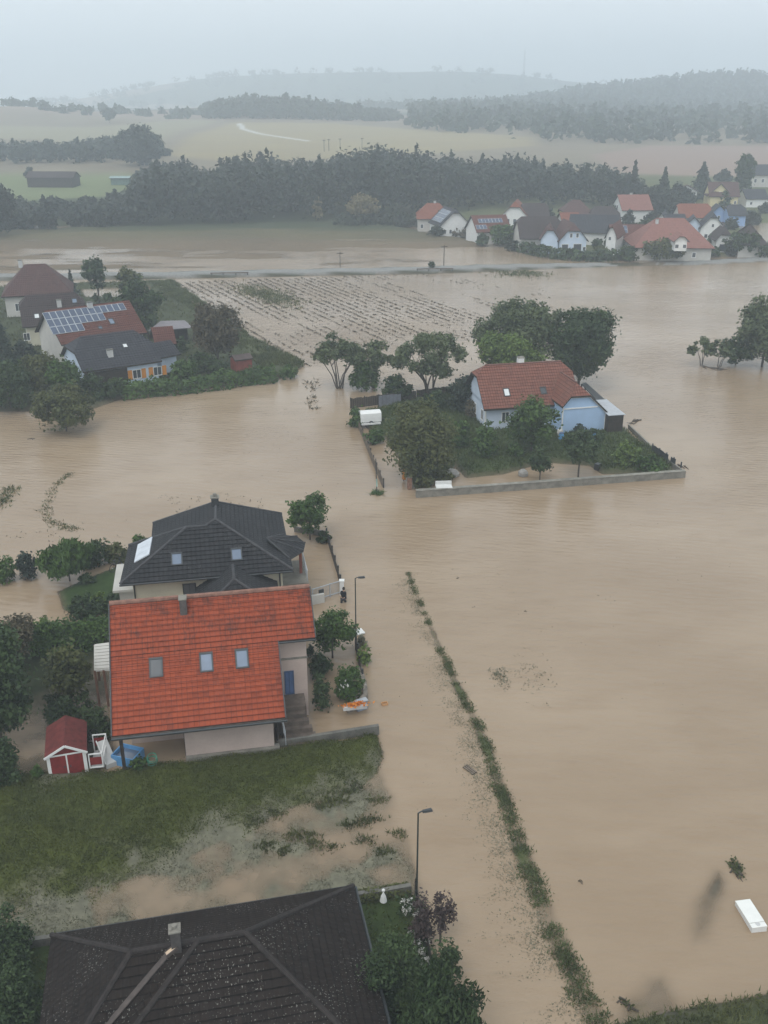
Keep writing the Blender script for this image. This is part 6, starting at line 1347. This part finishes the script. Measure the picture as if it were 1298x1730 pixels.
# bottom garden
for lab, pts, n_, sp_ in (('white flower heads at the top of the plank fence', [(686, 1535), (704, 1528)], 60, 0.16), ('white blossoms trailing along the inside of the plank fence', [(700, 1572), (708, 1590), (716, 1615), (724, 1640)], 130, 0.15)):
    w3 = np.array([P(a, b, 0.55) for a, b in pts]); c = w3.mean(0); rng = np.random.default_rng(n_); i = rng.integers(0, len(w3) - 1, n_); f = rng.random((n_, 1)); q = w3[i] * (1 - f) + w3[i + 1] * f - c + rng.normal(size=(n_, 3)) * (sp_, sp_, 0.14)
    r = thing('white_flowers', lab, 'flowers', c); V = []
    q = q[::2]
    for k in q: n9 = rng.integers(5, 22); d_ = unit(rng.normal(size=(n9, 3))); V.append(leaf_quads(k + d_ * 0.10 * (0.5 + rng.random((n9, 1))), 0.085, d_, rng))
    quads_mesh('blossoms', np.concatenate(V), LEAF['white'], None, r); quads_mesh('leaves', leaf_quads(np.repeat(q, 20, 0) + rng.normal(size=(len(q) * 20, 3)) * 0.2 - (0, 0, 0.2), 0.14, None, rng), LEAF['dark'], None, r)
gf = thing('garden_figure', 'small white cone-shaped garden figure on the low wall', 'figure', P(648, 1522, 0.85)); one('cone', M_WHITE, gf, lambda m: m.tube([(0, 0, 0), (0, 0, 0.28), (0, 0, 0.5)], [0.17, 0.12, 0.03], 10)); one('ball', M_WHITE, gf, lambda m: m.tube([(0, 0, 0.55), (0, 0, 0.6), (0, 0, 0.68), (0, 0, 0.73)], [0.03, 0.075, 0.075, 0.03], 8))
# island things
tr_ = thing('trailer', 'white covered trailer parked behind the island fence', 'trailer', P(625, 716, 0.3), R_(14))
one('box', M_WHITE, tr_, lambda m: m.box(-1.25, 1.25, -0.75, 0.75, 0.45, 1.0)); mb = MB(); pr = [(-0.75, 1.0), (-0.7, 1.45), (-0.4, 1.62), (0, 1.68), (0.4, 1.62), (0.7, 1.45), (0.75, 1.0)]
for x_ in (-1.25, 1.25): mb.poly([(x_, a, b) for a, b in (pr if x_ > 0 else pr[::-1])])
for a, b in zip(pr[:-1], pr[1:]): mb.poly([(-1.25, a[0], a[1]), (1.25, a[0], a[1]), (1.25, b[0], b[1]), (-1.25, b[0], b[1])][::-1])
mb.build('cover', M_WHITE, tr_); one('bumper', M_WHITE, tr_, lambda m: m.box(-1.2, 1.1, -1.0, -0.8, 0.2, 0.38)); one('drawbar', M_METAL, tr_, lambda m: m.bar((1.25, 0, 0.5), (2.2, 0, 0.45), 0.08, 0.08))
for y_ in (-0.8, 0.8): w_ = one('wheel', M_METAL, tr_, lambda m: m.tube([(0, y_ - 0.08, 0.3), (0, y_ + 0.08, 0.3)], 0.3, 14)); one('rim', M_ZINC, w_, lambda m: m.tube([(0, y_ - 0.085, 0.3), (0, y_ + 0.085, 0.3)], 0.16, 10))
bn = thing('white_bench', 'white slatted bench box behind the thick concrete wall', 'bench', P(750, 829, 0.35), R_(4)); one('body', M_WHITE, bn, lambda m: m.box(-0.75, 0.75, -0.35, 0.35, 0.0, 0.42))
one('lid', M_WHITE, bn, lambda m: [m.box(-0.8, 0.8, -0.4 + 0.2 * k, -0.4 + 0.2 * k + 0.17, 0.42, 0.47) for k in range(4)]); one('backrest', M_WHITE, bn, lambda m: [m.box(-0.8, 0.8, 0.36, 0.41, 0.45 + 0.16 * k, 0.45 + 0.16 * k + 0.12) for k in range(3)])
for (x, y), lab in (((948, 744), 'blue barrel at the left foot of the blue gable'), ((984, 740), 'blue barrel among climbing shrubs at the blue gable'), ((1002, 744), 'blue barrel right of the gable shrubs')):
    b_ = thing('barrel', lab, 'barrel', P(x, y, 0.4)); one('drum', M_BLUEP, b_, lambda m: m.tube([(0, 0, 0), (0, 0, 0.2), (0, 0, 0.6), (0, 0, 0.85)], [0.27, 0.3, 0.3, 0.26], 12)); one('lid', M_BLUED, b_, lambda m: m.tube([(0, 0, 0.85), (0, 0, 0.9)], 0.27, 12))
pt_ = thing('garden_pot', 'pale garden pot at the left corner of the blue gable', 'pot', P(946, 736, 0.4)); one('pot', M_PALE, pt_, lambda m: m.tube([(0, 0, 0), (0, 0, 0.35), (0, 0, 0.7)], [0.22, 0.36, 0.3], 12))
rkp = pm('pale_rock', (0.26, 0.25, 0.23), 0.9, 0.3, 3)
for i, (x, y, w_, lab) in enumerate(((765, 800, 0.7, 'pale boulder at the edge of the island puddle'), (884, 800, 0.5, 'low stone heap left of the narrow island tree'), (1010, 790, 0.4, 'small dark box beside the round island tree'))):
    r_ = thing('boulder' if i < 2 else 'small_box', lab, 'boulder' if i < 2 else 'box', P(x, y, 0.25), 0.4 * i)
    one('stone' if i < 2 else 'casing', rkp if i < 2 else M_METAL, r_, lambda m: m.tube([(0, 0, -0.2), (0, 0, 0.15), (0.05, 0, 0.4), (0.06, 0, 0.5)], [w_, w_ * 1.05, w_ * 0.6, w_ * 0.15], 7) if i < 2 else m.box(-0.3, 0.3, -0.25, 0.25, -0.2, 0.45))
# ------------------------------------------------------------------ things afloat
fz = thing('chest_freezer', 'white chest freezer floating in the lower right flood', 'freezer', P(1268, 1551, 0.0), 0); a, b = P(1260, 1532, 0.2), P(1279, 1563, 0.2); fz.rotation_euler = (R_(2), R_(-2), math.atan2(b[1] - a[1], b[0] - a[0]))
one('cabinet', M_WHITE, fz, lambda m: m.box(-0.83, 0.83, -0.36, 0.36, -0.25, 0.22)); one('lid', pm('off_white_lid', (0.68, 0.68, 0.64), 0.35, 0.06, 1.5, 0.5), fz, lambda m: [m.box(-0.84, 0.55, -0.37, 0.37, 0.225, 0.30), m.box(0.57, 0.84, -0.37, 0.37, 0.225, 0.285)])
one('hinge_bar', M_GREY, fz, lambda m: m.box(-0.6, 0.4, 0.372, 0.40, 0.1, 0.24)); one('vent_plate', M_GREY, fz, lambda m: m.tube([(0.66, 0.0, 0.286), (0.66, 0.0, 0.30)], 0.11, 12))
wb_ = thing('white_board', 'white square board floating beside the first street lamp', 'board', P(606, 1069, 0.0), R_(25)); one('sheet', M_WHITE, wb_, lambda m: m.box(-0.36, 0.36, -0.36, 0.36, 0.03, 0.12)); one('dent', M_GREY, wb_, lambda m: m.tube([(0, 0, 0.12), (0, 0, 0.126)], 0.12, 10))
pk = thing('wooden_pallet', 'dark narrow pallet adrift left of the ditch weeds', 'pallet', P(794, 1301, 0.0), R_(-52)); one('slats', M_WOOD, pk, lambda m: [m.box(-0.42, 0.42, y_ - 0.05, y_ + 0.05, 0.04, 0.07) for y_ in (-0.13, 0.0, 0.13)]); one('runners', M_DWOOD, pk, lambda m: [m.box(x_ - 0.04, x_ + 0.04, -0.18, 0.18, -0.06, 0.04) for x_ in (-0.38, 0, 0.38)])
op = thing('orange_crate', 'small orange crate drifting off the street corner bed', 'crate', P(650, 1190, 0.0), 0.3); one('side', pm('faded_orange', (0.5, 0.27, 0.12)), op, lambda m: [m.box(-0.2, 0.2, -0.14, -0.11, -0.05, 0.12), m.box(-0.2, 0.2, 0.11, 0.14, -0.05, 0.12), m.box(-0.2, -0.17, -0.11, 0.11, -0.05, 0.12), m.box(0.17, 0.2, -0.11, 0.11, -0.05, 0.12)]); one('base', M_WOOD, op, lambda m: m.box(-0.17, 0.17, -0.11, 0.11, -0.04, -0.01))
def drift(label, px, py, L, n, seed, leafy=0):
    r = np.random.default_rng(seed); c = P(px, py, 0); o = thing('driftwood', label, 'driftwood', c, r.random() * 3); mb = MB()
    for k in range(n):
        a = r.normal(size=3) * (L * 0.25, L * 0.12, 0.02); d = np.array([r.normal(), r.normal() * 0.5, 0.12 * r.normal()]) * L * 0.3
        mb.tube([a - d, a + (0, 0, 0.05), a + d], [0.05 * L ** 0.5, 0.045 * L ** 0.5, 0.015], 5)
    mb.build('branches', BARK, o)
    if leafy: quads_mesh('leaves', leaf_quads(r.normal(size=(leafy, 3)) * (L * 0.28, L * 0.13, 0.05) + (0, 0, 0.06), 0.11, None, r), LEAF['olive'], None, o)
drift('matted driftwood clump above the floating white freezer', 1243, 1468, 1.1, 16, 1, 240)
drift('small dark driftwood piece right of the ditch top', 774, 977, 0.35, 4, 2); drift('tiny dark log adrift below the ditch top piece', 802, 1026, 0.22, 2, 3); drift('tiny dark log farther right in the open flood', 888, 1033, 0.22, 2, 4)
drift('half-sunk log on the mud near the bottom bank', 1058, 1698, 0.8, 7, 5, 40); drift('twigs adrift between the ditch weeds and grey mud patch', 980, 1492, 0.3, 3, 6); drift('branches washed up against the right island wall', 1150, 788, 1.6, 5, 7); drift('floating branches off the metal lean-to shed', 1072, 712, 2.0, 6, 8)
drift('low driftwood mat before the right tree group', 1212, 624, 2.6, 10, 9); drift('dark branch in the current left of the olive flood tree', 55, 742, 1.2, 4, 10)
# ------------------------------------------------------------------ the wading person
def person(label, loc, rz):
    r = thing('person', label, 'person', loc, rz)
    J = dict(pel=(0, 0, 0.95, .13, .10), wst=(0, 0.03, 1.12, .125, .095), chs=(0, 0.08, 1.34, .15, .11), nck=(0, 0.12, 1.50, .055, .055), hd0=(0, 0.15, 1.58, .075, .085), hd1=(0, 0.17, 1.70, .085, .095), hd2=(0, 0.17, 1.78, .05, .055))
    for s, k in ((-1, 'l'), (1, 'r')):
        f = 0.22 * s
        J.update({k + 'hip': (0.10 * s, 0, 0.90, .095, .095), k + 'kne': (0.11 * s, 0.10 + f * 0.7, 0.50, .065, .065), k + 'ank': (0.11 * s, -0.02 + f, 0.08, .045, .045), k + 'toe': (0.12 * s, 0.16 + f, 0.03, .04, .03),
                  k + 'sho': (0.19 * s, 0.09, 1.42, .06, .06), k + 'elb': (0.27 * s, 0.06 - f * 0.6, 1.16, .045, .045), k + 'wri': (0.25 * s, 0.20 - f * 0.8, 0.95, .032, .028), k + 'plm': (0.25 * s, 0.24 - f * 0.8, 0.88, .036, .018)})
        for i in range(4): J[f'{k}f{i}'] = (0.25 * s + (i - 1.5) * 0.018, 0.265 - f * 0.8, 0.79 + 0.008 * abs(i - 1.5), .009, .009)
        J[k + 'th'] = (0.25 * s - 0.05 * s, 0.28 - f * 0.8, 0.86, .010, .010)
    E = [('pel', 'wst'), ('wst', 'chs'), ('chs', 'nck'), ('nck', 'hd0'), ('hd0', 'hd1'), ('hd1', 'hd2')]
    for k in 'lr': E += [('pel', k + 'hip'), (k + 'hip', k + 'kne'), (k + 'kne', k + 'ank'), (k + 'ank', k + 'toe'), ('chs', k + 'sho'), (k + 'sho', k + 'elb'), (k + 'elb', k + 'wri'), (k + 'wri', k + 'plm'), (k + 'plm', k + 'th')] + [(k + 'plm', f'{k}f{i}') for i in range(4)]
    def skin(name, keys, grow, mat):
        ks = [k for k in J if k in keys]; ix = {k: i for i, k in enumerate(ks)}
        me = bpy.data.meshes.new(name); me.from_pydata([J[k][:3] for k in ks], [(ix[a], ix[b]) for a, b in E if a in ix and b in ix], []); o = link(name, me, r)
        m = o.modifiers.new('skin', 'SKIN'); 
        for i, k in enumerate(ks): me.skin_vertices[0].data[i].radius = (J[k][3] + grow, J[k][4] + grow)
        me.skin_vertices[0].data[0].use_root = True; o.modifiers.new('smooth', 'SUBSURF').levels = 1; o.modifiers['smooth'].render_levels = 2; me.materials.append(mat); return o
    skin('body', set(J), 0.0, M_SKIN)
    skin('jacket', {'pel', 'wst', 'chs', 'lsho', 'lelb', 'lwri', 'rsho', 'relb', 'rwri', 'nck'}, 0.022, M_CLOTH)
    skin('trousers', {'pel', 'lhip', 'lkne', 'lank', 'rhip', 'rkne', 'rank'}, 0.018, pm('dark_trousers', (0.03, 0.032, 0.04)))
    mb = MB(); mb.tube([(0, 0.12, 1.62), (0, 0.14, 1.72), (0, 0.165, 1.81), (0, 0.17, 1.85)], [0.085, 0.108, 0.085, 0.03], 10); mb.build('hair', pm('dark_hair', (0.02, 0.015, 0.012)), r, smooth=True)
person('person in a dark jacket wading past the yard gate', P(580, 1029, -0.55), R_(-25))
# ------------------------------------------------------------------ cars, poles, masts
def car(label, px, by, rz, col, van=False):
    g = G(px, by); r = thing('parked_van' if van else 'parked_car', label, 'van' if van else 'car', g, rz, None)
    L, W_, H1, H2 = (4.9, 1.9, 1.0, 1.95) if van else (4.3, 1.75, 0.85, 1.45); m_ = pm('car_paint_white', (0.72, 0.73, 0.74), 0.3, 0.04, 1, 0.5) if col == 'w' else pm('car_paint_grey', (0.3, 0.32, 0.34), 0.3, 0.05, 1, 0.5)
    one('body', m_, r, lambda m: m.hexa([(-L / 2, -W_ / 2, 0.25), (L / 2, -W_ / 2, 0.25), (L / 2, W_ / 2, 0.25), (-L / 2, W_ / 2, 0.25), (-L / 2, -W_ / 2 + .06, H1), (L / 2 - .1, -W_ / 2 + .06, H1 - .1), (L / 2 - .1, W_ / 2 - .06, H1 - .1), (-L / 2, W_ / 2 - .06, H1)]))
    cab = one('cabin', M_PANE, r, lambda m: m.hexa([(-L / 2 + .15, -W_ / 2 + .1, H1 - .02), (L * 0.22, -W_ / 2 + .1, H1 - .08), (L * 0.22, W_ / 2 - .1, H1 - .08), (-L / 2 + .15, W_ / 2 - .1, H1 - .02), (-L / 2 + .5, -W_ / 2 + .22, H2), (L * 0.06, -W_ / 2 + .22, H2), (L * 0.06, W_ / 2 - .22, H2), (-L / 2 + .5, W_ / 2 - .22, H2)])); one('roof_skin', m_, cab, lambda m: m.box(-L / 2 + .45, L * 0.08, -W_ / 2 + .2, W_ / 2 - .2, H2, H2 + 0.05))
    for x_ in (-L * 0.31, L * 0.31):
        for y_ in (-W_ / 2 + .08, W_ / 2 - .08): one('wheel', M_METAL, r, lambda m: m.tube([(x_, y_ - .1, 0.32), (x_, y_ + .1, 0.32)], 0.32, 12))
car('white car parked before the white bungalow at right edge', 1276, 346, 0.2, 'w'); car('second white car parked just above the first', 1288, 343, 0.3, 'w'); car('white van beside the solar white village house', 814, 405, 0.35, 'w', True)
def upole(label, px, by, ty, group):
    b = G(px, by); h = zat(ty, b[1]) - b[2]; r = thing('utility_pole', label, 'utility pole', b, 0.3, group); k = 0.05 + b[1] * 0.0002
    one('pole', BARK, r, lambda m: m.tube([(0, 0, -0.5), (0, 0, h)], [k * 1.2, k], 6)); one('crossarm', BARK, r, lambda m: m.box(-0.8, 0.8, -k, k, h - 0.5, h - 0.5 + 2 * k))
GP = 'utility poles beside the causeway and fields'
upole('utility pole in the flooded field above causeway middle', 575, 452, 425, GP); upole('utility pole just right of the single round bush', 750, 449, 414, GP)
for i, px in enumerate((548, 556, 575, 612)): upole(['far utility pole first from left above the wood', 'far utility pole close beside the first one', 'far utility pole third from left above the wood', 'rightmost far utility pole above the wood'][i], px, 256 - i, 236 - i, 'utility poles on the far stubble field')
def mast(label, px, y, top):
    x = (px - 649) / FPX * (y * CP + 12); z = float(terrain(np.array([x]), np.array([y]))[0]); h = zat(top, y) - z; r = thing('radio_mast', label, 'mast', (x, y, z), 0)
    one('lattice', M_METAL, r, lambda m: [m.tube([(a * 2.2, b * 2.2, 0), (a * 0.9, b * 0.9, h)], 0.35, 5) for a, b in ((1, 1), (-1, 1), (-1, -1), (1, -1))] + [m.bar((-2 + 1.1 * t, -2 + 1.1 * t, h * t), (2 - 1.1 * t, 2 - 1.1 * t, h * (t + 0.05)), 0.3, 0.3) for t in np.arange(0, 0.95, 0.06)])
    one('antenna', M_METAL, r, lambda m: m.tube([(0, 0, h), (0, 0, h + 6)], 0.3, 5))
mast('faint radio mast on the hazy ridge at centre right', 881, 2500, 86)
# small guard rail pieces on the causeway
for px, lab in ((735, 'rusty guard rail beside the single round bush'), (388, 'low dark guard rail on the causeway before pool')):
    b = P(px, 457 if px > 500 else 464, 0.5); r = thing('guard_rail', lab, 'guard rail', b, R_(5)); one('rail', pm('rusty_rail', (0.10, 0.075, 0.06)), r, lambda m: m.box(-4.2, 4.2, -0.08, 0.08, 0.28, 0.5))
    for x_ in (-4, -1.4, 1.4, 4): one('post', M_METAL, r, lambda m: m.box(x_ - 0.08, x_ + 0.08, 0.1, 0.25, -0.5, 0.5))
